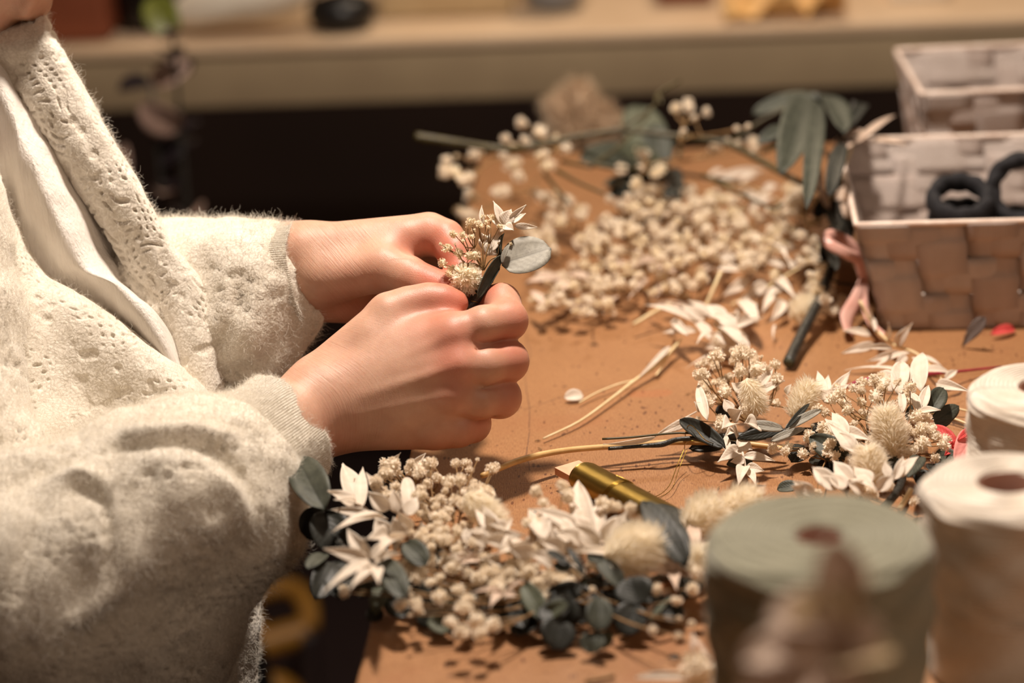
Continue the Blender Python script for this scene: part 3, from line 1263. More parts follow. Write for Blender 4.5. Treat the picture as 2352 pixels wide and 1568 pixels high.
far_panel = [
    [(-160, 70, 1.49), (-60, 56, 1.486), (30, 36, 1.484), (92, 18, 1.49), (100, 20, 1.53)],
    [(-60, 110, 1.470), (0, 100, 1.462), (60, 85, 1.46), (118, 72, 1.47), (110, 90, 1.53)],
    [(10, 180, 1.472), (50, 175, 1.464), (100, 160, 1.46), (152, 132, 1.47), (135, 150, 1.54)],
    [(84, 300, 1.472), (115, 290, 1.462), (160, 270, 1.458), (214, 236, 1.468), (195, 250, 1.54)],
    [(172, 436, 1.470), (200, 425, 1.460), (245, 395, 1.455), (288, 362, 1.466), (262, 378, 1.54)],
    [(240, 540, 1.468), (268, 525, 1.458), (315, 490, 1.452), (346, 470, 1.462), (325, 480, 1.53)],
    [(306, 648, 1.464), (335, 630, 1.455), (372, 590, 1.450), (400, 566, 1.460), (392, 560, 1.53)],
    [(357, 715, 1.458), (385, 700, 1.449), (425, 665, 1.446), (462, 640, 1.457), (460, 630, 1.52)],
    [(392, 810, 1.452), (420, 800, 1.443), (465, 780, 1.441), (492, 760, 1.452), (500, 750, 1.50)],
    [(412, 900, 1.448), (440, 895, 1.440), (480, 885, 1.438), (508, 870, 1.449), (515, 860, 1.48)],
    [(430, 1000, 1.446), (455, 1000, 1.440), (490, 990, 1.438), (515, 975, 1.448), (520, 960, 1.47)],
]
near_panel = [
    [(-140, 330, 1.45), (-90, 340, 1.44), (-50, 350, 1.44), (-20, 360, 1.45), (0, 372, 1.468)],
    [(-150, 500, 1.43), (-80, 500, 1.43), (-20, 500, 1.44), (18, 500, 1.452), (40, 505, 1.474)],
    [(-150, 620, 1.41), (-60, 620, 1.42), (20, 610, 1.433), (66, 610, 1.446), (92, 612, 1.470)],
    [(-150, 720, 1.40), (-40, 720, 1.41), (70, 700, 1.427), (150, 672, 1.438), (190, 668, 1.464)],
    [(-150, 820, 1.39), (-10, 830, 1.405), (120, 800, 1.424), (240, 740, 1.430), (290, 735, 1.458)],
    [(-150, 920, 1.38), (20, 930, 1.402), (170, 890, 1.425), (320, 815, 1.424), (375, 810, 1.452)],
    [(-150, 1020, 1.37), (60, 1010, 1.402), (230, 960, 1.424), (400, 880, 1.418), (450, 872, 1.446)],
    [(-150, 1120, 1.37), (90, 1100, 1.402), (260, 1040, 1.424), (450, 950, 1.416), (505, 935, 1.442)],
    [(-100, 1220, 1.38), (120, 1200, 1.42), (300, 1150, 1.44), (470, 1060, 1.432), (540, 1040, 1.45)],
]
skirt = [   # the cardigan's body under the sleeve, down in shadow
    [(-200, 1150, 1.46), (150, 1150, 1.44), (430, 1130, 1.43), (570, 1120, 1.46), (520, 1120, 1.52)],
    [(-200, 1300, 1.46), (150, 1300, 1.43), (460, 1290, 1.425), (582, 1290, 1.47), (540, 1290, 1.53)],
    [(-200, 1450, 1.46), (150, 1450, 1.42), (460, 1440, 1.42), (596, 1420, 1.47), (550, 1420, 1.54)],
    [(-200, 1600, 1.46), (150, 1600, 1.41), (440, 1600, 1.42), (588, 1580, 1.47), (540, 1580, 1.54)],
    [(-200, 1800, 1.46), (150, 1800, 1.41), (430, 1800, 1.42), (600, 1800, 1.45), (590, 1800, 1.54)],
]
CV, CF, CO = [], [], 0


def back_shell(p):
    d = trunk(p) - .010
    left = (p - P(-85, 600, 1.5).astype(np.float32)) @ RGT.astype(np.float32)
    d = smax(d, left, .012)
    top = (p - P(-200, 150, 1.56).astype(np.float32)) @ np.array([-.35, 0, 1], np.float32)
    return smax(d, top, .012)


for k_, (rows, nu, nv) in enumerate(((far_panel, 420, 130), (near_panel, 380, 260), (skirt, 160, 200))):
    V, F = patch_geo(rows, nu, nv)
    F = face_cam(V, F)
    # soft folds running down the cloth
    N = normals(V, F)
    if k_ == 1:
        V = V + N * (0.006 * vnoise(V * np.array([1, 1, .35]), 22, 9))[:, None]
    V = knit_disp(V, F, 1.0, k_)
    CV.append(V)
    CF.append(F + CO)
    CO += len(V)
V, F = bake(back_shell, [P(-260, 1900, 1.56), P(-190, 420, 1.40), P(-150, 470, 1.74), P(-200, 100, 1.56)], .16, .005, 2)
V = V + normals(V, F) * (0.006 * vnoise(V, 25, 70) + 0.003 * vnoise(V, 90, 71))[:, None]
CV.append(V)
CF.append(F + CO)
cardV, cardF = np.vstack(CV), np.vstack(CF)
cardigan = mesh('cardigan', cardV, cardF, 'knit', person)
md = cardigan.modifiers.new('thickness', 'SOLIDIFY')
md.thickness = 0.003
md.offset = -1

blouse_rows = [
    [(-120, 120, 1.455), (-60, 120, 1.455), (0, 130, 1.468), (50, 140, 1.49)],
    [(-110, 240, 1.45), (-30, 230, 1.458), (26, 225, 1.455), (90, 230, 1.488)],
    [(-90, 340, 1.45), (-5, 330, 1.460), (56, 310, 1.452), (150, 330, 1.486)],
    [(-60, 430, 1.455), (20, 430, 1.464), (98, 415, 1.449), (200, 440, 1.484)],
    [(-30, 520, 1.46), (50, 515, 1.468), (145, 520, 1.450), (250, 540, 1.482)],
    [(10, 610, 1.462), (110, 600, 1.466), (200, 615, 1.450), (305, 640, 1.478)],
    [(80, 690, 1.465), (185, 665, 1.462), (275, 655, 1.440), (362, 715, 1.472)],
    [(180, 760, 1.458), (265, 730, 1.450), (340, 725, 1.430), (405, 790, 1.464)],
    [(280, 840, 1.452), (335, 810, 1.446), (382, 810, 1.430), (430, 860, 1.458)],
    [(340, 920, 1.45), (380, 900, 1.448), (410, 900, 1.440), (450, 930, 1.456)],
]
V, F = patch_geo(blouse_rows, 300, 160)
F = face_cam(V, F)
N = normals(V, F)
V = V + N * (0.006 * vnoise(V * np.array([1, 1, .4]), 34, 12) + 0.0035 * vnoise(V * np.array([1, 1, .25]), 110, 13))[:, None]
blouse = mesh('blouse', V, F, 'blouse', person)
blouse.modifiers.new('thickness', 'SOLIDIFY').thickness = 0.0008


# long dark skirt reaching the floor, below the picture
hipc = P(-260, 1750, 1.56)
V = []
for i in range(40):
    u = i / 39
    for j in range(72):
        th = 2 * math.pi * j / 72
        r = (.118 + .075 * u) * (1 + .05 * u * math.sin(9 * th))
        V.append((hipc[0] + r * math.cos(th), hipc[1] + r * 1.15 * math.sin(th), (hipc[2] + .06) * (1 - u) + .012 * u))
mesh('skirt', V, grid_faces(40, 72, True), 'darkcloth', person)


# ---- sleeves
def Sx(x, y, w):
    return P(x, y, w)


def front_sleeve(p):
    d = cone(p, P(580, 1048, 1.382), P(545, 1060, 1.374), .030, .036)
    d = smin(d, cone(p, P(560, 1040, 1.376), P(390, 1130, 1.355), .036, .048), .02)
    d = smin(d, cone(p, P(580, 1130, 1.368), P(565, 1205, 1.362), .025, .028), .02)
    d = smin(d, cone(p, P(390, 1160, 1.352), P(120, 1330, 1.345), .050, .066), .03)
    d = smin(d, cone(p, P(505, 1200, 1.362), P(380, 1330, 1.37), .036, .040), .03)
    d = smin(d, cone(p, P(120, 1330, 1.345), P(-120, 1230, 1.37), .062, .055), .03)
    d = smin(d, cone(p, P(260, 1120, 1.385), P(130, 1160, 1.39), .022, .024), .02)
    d = smin(d, cone(p, P(60, 1450, 1.36), P(360, 1470, 1.39), .060, .045), .04)
    # upper-arm billow and the folds above it
    d = smin(d, cone(p, P(-60, 960, 1.385), P(-20, 1020, 1.38), .036, .032), .006)
    d = smin(d, cone(p, P(-80, 720, 1.41), P(-70, 900, 1.395), .030, .034), .006)
    d = smin(d, cone(p, P(-100, 500, 1.43), P(-90, 700, 1.415), .026, .028), .006)
    return d


GROOVES = [  # fold lines pressed into the sleeve: px, py control points, depth of press
    ([(250, 1030), (340, 1018), (440, 1018), (520, 1050), (565, 1110), (592, 1180)], .0045, .0055),
    ([(175, 1112), (215, 1130), (242, 1160), (250, 1210), (255, 1275)], .0045, .0045),
    ([(20, 1110), (90, 1075), (150, 1060)], .003, .006),
    ([(300, 1330), (240, 1420), (170, 1500)], .003, .012),
    ([(180, 1250), (190, 1330), (150, 1420)], .003, .010),
    ([(560, 1230), (470, 1330), (330, 1400)], .003, .014),
    ([(90, 1180), (60, 1260), (40, 1350)], .004, .012),
    ([(640, 1180), (600, 1250), (560, 1290)], .002, .009),
    ([(380, 960), (460, 960), (540, 985)], .002, .008),
]
RIDGES = [([(330, 1240), (270, 1350), (180, 1420)], .004, .010), ([(300, 1000), (420, 985), (540, 1000)], .004, .007),
          ([(120, 1110), (170, 1090), (230, 1100)], .004, .008), ([(480, 1080), (540, 1130), (560, 1200)], .004, .009)]


def press(V, N, strokes, sign):
    rel = V - CAM
    wz = rel @ FWD
    X = IW / 2 + FPX * (rel @ RGT) / wz
    Y = IH / 2 - FPX * (rel @ UPV) / wz
    facing = (N @ FWD) < 0.1
    D = np.zeros(len(V))
    for pts, amp, wid in strokes:
        c_ = catmull(np.array([(a, b, 0) for a, b in pts], float), 40)[:, :2]
        dd = np.full(len(V), 1e9)
        tt = np.zeros(len(V))
        for i, q in enumerate(c_):
            e = (X - q[0]) ** 2 + (Y - q[1]) ** 2
            m_ = e < dd
            dd[m_] = e[m_]
            tt[m_] = i / 39
        s = wid * FPX / 1.38
        D += amp * np.exp(-dd / (2 * (s * .5) ** 2)) * np.sin(np.pi * np.clip(tt * .9 + .05, 0, 1)) ** .5
    return V + N * (sign * D * facing)[:, None]


V, F = bake(front_sleeve, [P(680, 870, 1.39), P(-160, 450, 1.45), P(-160, 1600, 1.36), P(600, 1300, 1.36), P(300, 1700, 1.45), P(-160, 1700, 1.28)], .07, .0024, 2)
N = normals(V, F)
V = V + N * (0.012 * vnoise(V, 14, 21) + 0.008 * vnoise(V, 27, 22))[:, None]
N = normals(V, F)
V = press(V, N, GROOVES, -1.35)
V = press(V, N, RIDGES, 1.5)
V = laplace(V, F, 1)
V = knit_disp(V, F, 1.7, 30)
sl1V, sl1F = V, F
mesh('sleeve', V, F, 'knit', cardigan)


def back_sleeve(p):
    d = cone(p, P(580, 648, 1.483), P(560, 650, 1.486), .029, .031)
    d = smin(d, cone(p, P(590, 640, 1.482), P(400, 690, 1.51), .036, .044), .02)
    d = smin(d, cone(p, P(610, 700, 1.475), P(560, 740, 1.475), .022, .028), .02)
    d = smin(d, cone(p, P(560, 750, 1.475), P(430, 800, 1.49), .030, .036), .02)
    d = smin(d, cone(p, P(672, 735, 1.478), P(590, 810, 1.478), .017, .026), .015)
    d = smin(d, cone(p, P(400, 690, 1.51), P(200, 700, 1.58), .046, .05), .03)
    d = smin(d, cone(p, P(200, 700, 1.58), P(40, 350, 1.66), .05, .05), .03)
    return d


V, F = bake(back_sleeve, [P(700, 530, 1.47), P(0, 300, 1.68), P(430, 880, 1.48)], .06, .0026, 2)
N = normals(V, F)
V = V + N * (0.007 * vnoise(V, 22, 25) + 0.004 * vnoise(V, 45, 26))[:, None]
V = press(V, normals(V, F), [([(640, 780), (600, 840), (520, 850)], .004, .007), ([(560, 640), (540, 720), (500, 800)], .004, .008), ([(470, 600), (480, 680), (470, 740)], .003, .008)], -1)
V = knit_disp(V, F, 1.3, 40)
sl2V, sl2F = V, F
mesh('sleeve', V, F, 'knit', cardigan)


def cuff(ctrs, radii, asp, ang0, name='cuff', nrib=150):
    c_ = catmull([P(*q) for q in ctrs], 60)
    rr = np.interp(np.linspace(0, 1, 60), np.linspace(0, 1, len(radii)), radii)
    V, uv = [], []
    ns = 600
    t0 = unit(c_[1] - c_[0])
    a = unit(np.cross(t0, FWD))
    seq = list(range(60)) + [59 - k for k in range(60)][:26]
    last = None
    rowsV = []
    for qi, i in enumerate([0, 0, 0] + list(range(60))):
        inner = qi < 3
        t = unit(c_[min(i + 1, 59)] - c_[max(i - 1, 0)])
        a = unit(a - t * (a @ t))
        b = np.cross(t, a)
        base = c_[i] + (t * (0.010 if qi == 0 else 0.004 if qi == 1 else 0.0005) if inner else 0)
        r0 = rr[i] - (0.0035 if qi < 2 else 0.0018 if inner else 0) + (-0.0008 if qi == 3 else 0)
        for j in range(ns):
            th = 2 * math.pi * j / ns
            r = r0 + 0.00017 * math.sin(nrib * th) * (0 if inner else 1)
            r += 0.0012 * math.sin(3 * th + qi * .1) + 0.0006 * math.sin(7 * th)
            V.append(base + a * math.cos(th) * r + b * math.sin(th) * r * asp)
            uv.append((nrib * th / 6.2832, i * 0.0011, 0))
    V = np.array(V)
    n_ = 63
    i, j = np.meshgrid(np.arange(n_ - 1), np.arange(ns), indexing='ij')
    q = np.stack([(i * ns + j).ravel(), (i * ns + (j + 1) % ns).ravel(), ((i + 1) * ns + (j + 1) % ns).ravel(), ((i + 1) * ns + j).ravel()], 1)
    N = normals(V, q)
    if ((V - c_.mean(0)) * N).sum() < 0:
        q = q[:, ::-1].copy()
        N = -N
    V = V + N * (0.0022 * vnoise(V, 50, 31) + 0.0008 * vnoise(V, 300, 32))[:, None]
    return mesh(name, V, q, 'rib', cardigan, True, {'huv': ('FLOAT_VECTOR', np.array(uv))}), V, q


_, c1V, c1F = cuff([(655, 987, 1.397), (615, 1015, 1.386), (575, 1042, 1.377), (530, 1070, 1.368)], [.0345, .0362, .0372, .037], 0.92, 0)
_, c2V, c2F = cuff([(704, 628, 1.474), (668, 634, 1.477), (620, 640, 1.481), (570, 650, 1.486)], [.0318, .0330, .0345, .035], 0.92, 0)


def vis_keep(V, F):
    n = np.cross(V[F[:, 2]] - V[F[:, 0]], V[F[:, 3]] - V[F[:, 1]])
    n /= np.linalg.norm(n, axis=1)[:, None] + 1e-12
    return np.where(n @ FWD < 0.25, 1.0, 0.05)


fuzz('wool_fuzz', sl1V, sl1F, 150000, .0085, cardigan, seed=2, keep=vis_keep(sl1V, sl1F))
fuzz('wool_fuzz', sl2V, sl2F, 60000, .0085, cardigan, seed=3, keep=vis_keep(sl2V, sl2F))
fuzz('wool_fuzz', cardV, cardF, 130000, .0075, cardigan, seed=4, keep=vis_keep(cardV, cardF))
fuzz('wool_fuzz', c1V, c1F, 40000, .005, cardigan, seed=5)
fuzz('wool_fuzz', c2V, c2F, 26000, .006, cardigan, seed=6)


# ================================================================== plant building blocks
def leaf_geo(B, T, width, kind='ruscus', cup=0.15, bend=0.08, roll=0.0, hint=None, wav=0.0, nu=13, nv=7, seed=0):
    B, T = np.asarray(B, float), np.asarray(T, float)
    L = np.linalg.norm(T - B)
    a = (T - B) / L
    N = hint if hint is not None else (-FWD * 0.75 + np.array([0, 0, 0.5]))
    s = unit(np.cross(a, N))
    n = unit(np.cross(s, a))
    s, n = s * math.cos(roll) + n * math.sin(roll), n * math.cos(roll) - s * math.sin(roll)
    V, uv = [], []
    for i in range(nu):
        u = i / (nu - 1)
        if kind == 'ruscus':
            wp = (max(u, 1e-4) ** 0.62) * (max(1 - u, 0) ** 1.25) * 2.5
        elif kind == 'round':
            wp = max(0.0, 1 - (2 * u - 1) ** 2) ** 0.5 * (1.0 + 0.10 * (0.5 - u))
        elif kind == 'egg':
            wp = (max(u, 1e-4) ** 0.5) * (max(1 - u, 0) ** 0.62) * 2.05
        else:       # strap
            wp = min(1, u * 5 + .25) * min(1, (1 - u) * 3.2 + .05)
        wp = max(wp, 0.02)
        for j in range(nv):
            x = 2 * j / (nv - 1) - 1
            p = B + a * L * u + s * x * wp * width / 2
            hgt = bend * L * 4 * u * (1 - u) + cup * width * (x * x) * wp
            hgt += wav * width * math.sin(5 * u + 3 * x + seed)
            V.append(p + n * hgt)
            uv.append((u, x * wp, 0))
    return V, grid_faces(nu, nv), uv


def leaf(parent, name, mat, b, t, wpx, kind='ruscus', cup=0.15, bend=0.08, roll=0.0, hint=None, wav=0.03, mode='z', thick=0.0004):
    """leaf between two image points, each given with its own height above the table (mode z) or depth (mode w)"""
    f = A if mode == 'z' else P
    B, T = f(*b), f(*t)
    wz = (0.5 * (B + T) - CAM) @ FWD
    V, F, uv = leaf_geo(B, T, px2m(wpx, wz), kind, cup, bend, roll, hint, wav, seed=b[0])
    o = mesh(name, V, F, mat, parent, True, {'huv': ('FLOAT_VECTOR', uv)})
    o.modifiers.new('thickness', 'SOLIDIFY').thickness = thick
    return o


def puff_mesh(name, seed, petals=64, mat='puff', ruffle=1.0):
    """a double baby's-breath blossom: many small notched petals around a core, radius 1"""
    rg = random.Random(seed)
    V, F = [], []
    import bmesh
    bm = bmesh.new()
    bmesh.ops.create_icosphere(bm, subdivisions=2, radius=0.62)
    V += [np.array(v.co) for v in bm.verts]
    F += [tuple(v.index for v in f.verts) for f in bm.faces]
    bm.free()
    ga = math.pi * (3 - math.sqrt(5))
    for k in range(petals):
        z = 1 - 2 * (k + .5) / petals
        if z < -0.75:
            continue
        r = math.sqrt(1 - z * z)
        d = np.array([r * math.cos(ga * k), r * math.sin(ga * k), z])
        d = unit(d + np.array([rg.gauss(0, .16) for _ in range(3)]))
        t = unit(np.cross(d, [rg.gauss(0, 1) for _ in range(3)]))
        q = np.cross(d, t)
        L = rg.uniform(.82, 1.12)
        wd = rg.uniform(.15, .25) * ruffle
        o = len(V)
        lean = q * rg.uniform(-.25, .25)
        V += [d * .45 - t * wd * .3, d * .45 + t * wd * .3, d * .8 * L + t * wd * .8 + lean * .5, d * .8 * L - t * wd * .8 + lean * .5,
              d * L + t * wd + lean, d * (L * .93) + lean * 1.1, d * L - t * wd + lean]
        F += [(o, o + 1, o + 2, o + 3), (o + 3, o + 2, o + 4, o + 5), (o + 3, o + 5, o + 6)]
    me = bpy.data.meshes.new(name)
    me.from_pydata([tuple(v) for v in V], [], F)
    me.materials.append(MAT[mat])
    return me


PUFFS = [puff_mesh('blossom', s, 70 + 8 * s, 'puff') for s in range(4)]
PUFFS_Y = [puff_mesh('blossom', s + 9, 50 + 8 * s, 'puff_y') for s in range(3)]
BIG = puff_mesh('pompom', 77, 340, 'tail', 0.55)
rnd = random.Random(5)


def blossom(parent, pos, r, yellow=False, name='blossom'):
    r = r * 1.14
    me = rnd.choice(PUFFS_Y if yellow else PUFFS)
    o = inst(name, me, parent, pos, (rnd.uniform(0, 6.28), rnd.uniform(-.9, .9), rnd.uniform(0, 6.28)), r * rnd.uniform(.9, 1.1))
    o.scale = (o.scale[0] * rnd.uniform(.85, 1.1), o.scale[1] * rnd.uniform(.85, 1.1), o.scale[2] * rnd.uniform(.8, 1.0))
    return o


def stems(parent, root, tips, mat='twig', r0=0.0007, r1=0.0003, name='stem', k=5):
    """branching stalks from a root point to every blossom, bunched by neighbourhood"""
    G = Geo()
    tips = [np.asarray(t) for t in tips]
    rest = list(range(len(tips)))
    rest.sort(key=lambda i: (round(math.atan2(*(tips[i] - root)[:2]), 1), tips[i][1]))
    while rest:
        grp, rest = rest[:k], rest[k:]
        c = np.mean([tips[i] for i in grp], 0)
        node = root + (c - root) * 0.62 + np.array([0, 0, -0.002])
        G.tube([root, root + (node - root) * .5 + np.array([0, 0, .002]), node], [r0 * 1.3, r0, r0 * .9], 5, 7)
        for i in grp:
            mid = node + (tips[i] - node) * .5 + np.array([rnd.uniform(-.002, .002), rnd.uniform(-.002, .002), -.001])
            G.tube([node, mid, tips[i]], [r0 * .8, r1 * 1.2, r1], 4, 5)
    return G.obj(name, mat, parent)


def spikes_geo(c, axis, length, rad, n, spike, seed=0, droop=0.0, taper=0.6):
    """an egg-shaped seed head wrapped in fine bristles"""
    rg = np.random.default_rng(seed)
    ax = unit(axis)
    s = unit(np.cross(ax, [0.2, 0.3, 0.9]))
    t = np.cross(ax, s)
    V, F = [], []
    n1, n2 = 14, 14
    for i in range(n1):
        u = i / (n1 - 1)
        r = rad * .62 * math.sin(math.pi * min(.995, max(.005, u))) ** .6
        for j in range(n2):
            th = 2 * math.pi * j / n2
            V.append(c + ax * (u - .5) * length * .85 + (s * math.cos(th) + t * math.sin(th)) * r)
    F += grid_faces(n1, n2, True)
    for _ in range(n):
        u = rg.uniform(0.02, .98)
        r = rad * .6 * math.sin(math.pi * u) ** taper
        th = rg.uniform(0, 6.283)
        rd = s * math.cos(th) + t * math.sin(th)
        b = c + ax * (u - .5) * length * .85 + rd * r
        d = unit(rd * rg.uniform(.55, 1.0) + ax * rg.uniform(.15, .9) + rg.normal(0, .12, 3))
        L = spike * rg.uniform(.6, 1.2)
        sd = unit(np.cross(d, rg.normal(0, 1, 3))) * spike * .030
        sd2 = np.cross(d, sd)
        o = len(V)
        m_ = b + d * L * .55
        V += [b - sd, b + sd, m_ + sd * .8 + sd2, m_ - sd * .8 + sd2, b + d * L + np.array([0, 0, -droop * L])]
        F += [(o, o + 1, o + 2, o + 3), (o + 3, o + 2, o + 4)]
    return V, F


def bunny_tail(parent, c, axis, length, rad, n=1500, mat='tail', name='bunny_tail', seed=0, spike=None):
    V, F = spikes_geo(np.asarray(c), axis, length, rad, n, spike or rad * .78, seed)
    return mesh(name, V, F, mat, parent, True)


def strip(parent, name, mat, pts, width, hint=(0, 0, 1), n=40, thick=0.0003):
    c = catmull(np.array(pts), n)
    ws = np.interp(np.linspace(0, 1, n), np.linspace(0, 1, len(width)), width) if hasattr(width, '__len__') else np.full(n, width)
    V = []
    for i in range(n):
        t = unit(c[min(i + 1, n - 1)] - c[max(0, i - 1)])
        s = unit(np.cross(t, hint))
        for j in range(5):
            x = (j / 4 - .5)
            V.append(c[i] + s * x * ws[i] + unit(np.cross(s, t)) * (0.08 * ws[i] * (1 - 4 * x * x)))
    o = mesh(name, V, grid_faces(n, 5), mat, parent)
    o.modifiers.new('thickness', 'SOLIDIFY').thickness = thick
    return o


def tobj(parent, name, mat, pts, r, sides=8, n=None):
    G = Geo()
    G.tube(pts, r, sides, n)
    return G.obj(name, mat, parent)


# ================================================================== the crown in the foreground
def Z2(x, y):      # working crop of the foreground crown
    return 640 + x / 2.352, 1000 + y / 2.352


fc = thing('floral_wreath', 'nearer dried flower wreath with round grey eucalyptus leaves, lying over the table corner', 'wreath', A(1150, 1330, 0.0))


def E(bx, by, tx, ty, wpx, mat='euc', kind='round', bz=.016, tz=.014, roll=0.0, cup=.12, bend=.06, par=None, name='eucalyptus_leaf'):
    b, t = Z2(bx, by), Z2(tx, ty)
    return leaf(par or fc, name, mat, (b[0], b[1], bz), (t[0], t[1], tz), wpx, kind, cup, bend, roll, thick=.0005)


def Rs(bx, by, tx, ty, wpx, mat='ruscus', bz=.03, tz=.035, roll=0.0, cup=.2, bend=.1, par=None, name='ruscus_leaf', cv=Z2):
    b, t = cv(bx, by), cv(tx, ty)
    return leaf(par or fc, name, mat, (b[0], b[1], bz), (t[0], t[1], tz), wpx * 1.25, 'ruscus', cup, bend, roll, thick=.0003)


# backbone of twisted stems and wire
bone = [A(*Z2(250, 420), .02), A(*Z2(420, 700), .016), A(*Z2(800, 800), .014), A(*Z2(1200, 850), .013), A(*Z2(1700, 830), .013), A(*Z2(2100, 760), .013), A(1640, 1250, .013)]
tobj(fc, 'backbone', 'bark', bone, .0026, 9, 60)
tobj(fc, 'binding_wire', 'goldwire', [p_ + np.array([.0012 * math.sin(i * 2.1), .001 * math.cos(i * 2.1), .0026 * math.cos(i * 2.1)]) for i, p_ in enumerate(catmull(bone, 60))], .0002, 4, 160)

for q in [
    (248, 402, 98, 118, 88, 'euc', 'egg', .035, .046), (250, 405, 305, 640, 92, 'euc_dark', 'round', .030, .012), (252, 400, 160, 560, 80, 'euc_dark', 'round', .028, .014),
    (250, 640, 160, 720, 40, 'euc', 'round', .02, .022), (300, 690, 200, 880, 66, 'euc_dark', 'round', .018, .010), (310, 680, 330, 880, 70, 'euc_dark', 'round', .017, .009),
    (680, 880, 560, 665, 62, 'euc', 'round', .026, .034), (800, 700, 680, 575, 56, 'euc', 'round', .030, .036), (805, 560, 860, 720, 60, 'euc_dark', 'round', .02, .012),
    (580, 800, 520, 965, 48, 'euc_green', 'egg', .016, .010), (520, 810, 420, 850, 40, 'euc', 'round', .018, .014), (590, 880, 700, 970, 62, 'euc_dark', 'round', .014, .008),
    (900, 960, 750, 960, 76, 'euc_dark', 'round', .012, .006), (1060, 940, 930, 900, 70, 'euc_dark', 'round', .014, .010), (480, 940, 560, 990, 40, 'euc_dark', 'round', .008, .005),
    (1435, 985, 1325, 800, 52, 'euc_green', 'egg', .014, .024), (1430, 940, 1640, 800, 62, 'euc_dark', 'egg', .014, .026), (1430, 985, 1560, 900, 40, 'euc_green', 'egg', .015, .024),
    (1400, 960, 1260, 1070, 66, 'euc_dark', 'round', .012, .006), (1330, 1040, 1260, 900, 46, 'euc_dark', 'round', .010, .014),
    (1530, 990, 1480, 1155, 84, 'euc_dark', 'round', .016, .005), (1530, 990, 1440, 900, 90, 'euc_dark', 'round', .016, .022), (1500, 980, 1600, 880, 90, 'euc_dark', 'round', .014, .022),
    (1720, 1060, 1740, 870, 66, 'euc', 'egg', .014, .026), (1715, 1065, 1680, 1175, 62, 'euc', 'round', .013, .005), (1740, 1060, 1770, 1150, 50, 'euc_green', 'egg', .012, .005),
    (1945, 915, 1900, 760, 88, 'euc_dark', 'round', .018, .028), (1945, 915, 1850, 1075, 78, 'euc_dark', 'round', .018, .007), (1950, 900, 2040, 800, 70, 'euc_dark', 'round', .016, .022),
    (2000, 1000, 2125, 870, 14, 'euc_green', 'egg', .012, .020), (1730, 670, 1866, 830, 48, 'euc', 'egg', .032, .022), (1660, 650, 1760, 660, 30, 'euc', 'egg', .03, .03),
    (2200, 705, 1965, 350, 74, 'euc_dark', 'egg', .030, .046), (2230, 560, 2020, 370, 74, 'euc_dark', 'egg', .020, .022), (2200, 680, 2060, 420, 62, 'euc_dark', 'egg', .024, .034),
    (1560, 700, 1450, 620, 22, 'euc_dark', 'egg', .040, .042), (1580, 720, 1480, 700, 24, 'euc', 'egg', .038, .038), (1650, 740, 1560, 600, 16, 'euc_dark', 'egg', .036, .044),
    (1100, 700, 1000, 640, 46, 'euc_dark', 'round', .016, .012), (1250, 800, 1180, 700, 52, 'euc_dark', 'round', .014, .012), (1650, 850, 1800, 900, 80, 'euc_dark', 'round', .010, .006),
    (2050, 900, 2180, 1000, 60, 'euc_dark', 'round', .010, .006), (1100, 900, 1230, 1010, 60, 'euc_dark', 'round', .012, .007), (700, 800, 800, 900, 60, 'euc_dark', 'round', .012, .01),
    (400, 760, 330, 850, 46, 'euc_dark', 'round', .014, .012), (2200, 880, 2230, 760, 60, 'euc_dark', 'round', .012, .014),
]:
    E(*q[:7], bz=q[7], tz=q[8], roll=rnd.uniform(-.25, .25), cup=rnd.uniform(.02, .2))
tobj(fc, 'eucalyptus_twig', 'bark', [A(*Z2(1530, 660), .042), A(*Z2(1620, 730), .038), A(*Z2(1700, 800), .030)], .0007, 6)

for q in [  # upper left ruscus
    (420, 390, 345, 150, 58), (430, 385, 265, 300, 46), (440, 400, 455, 170, 30), (560, 330, 470, 200, 26), (480, 410, 300, 345, 34), (520, 440, 285, 400, 26),
    (560, 430, 310, 500, 22), (590, 450, 290, 520, 20), (600, 400, 480, 300, 40), (640, 420, 620, 290, 34), (700, 420, 690, 225, 34), (690, 430, 750, 330, 40),
    (600, 560, 520, 440, 46), (600, 560, 470, 560, 50), (640, 580, 540, 640, 44), (660, 540, 620, 440, 44), (700, 520, 640, 400, 40), (620, 600, 700, 520, 44),
    # star at the lower left
    (490, 690, 243, 612, 40), (480, 670, 370, 500, 34), (490, 665, 455, 552, 30), (500, 690, 238, 852, 28), (500, 700, 385, 830, 34), (520, 710, 540, 800, 34),
    (505, 670, 600, 560, 30), (520, 690, 650, 640, 36), (540, 780, 400, 810, 26),
    # spikes at the top
    (600, 190, 657, 93, 20), (715, 172, 796, 96, 18), (425, 260, 408, 228, 8),
]:
    Rs(*q[:5], bz=rnd.uniform(.028, .036), tz=rnd.uniform(.036, .046), roll=rnd.uniform(-.5, .5), bend=rnd.uniform(.02, .15))
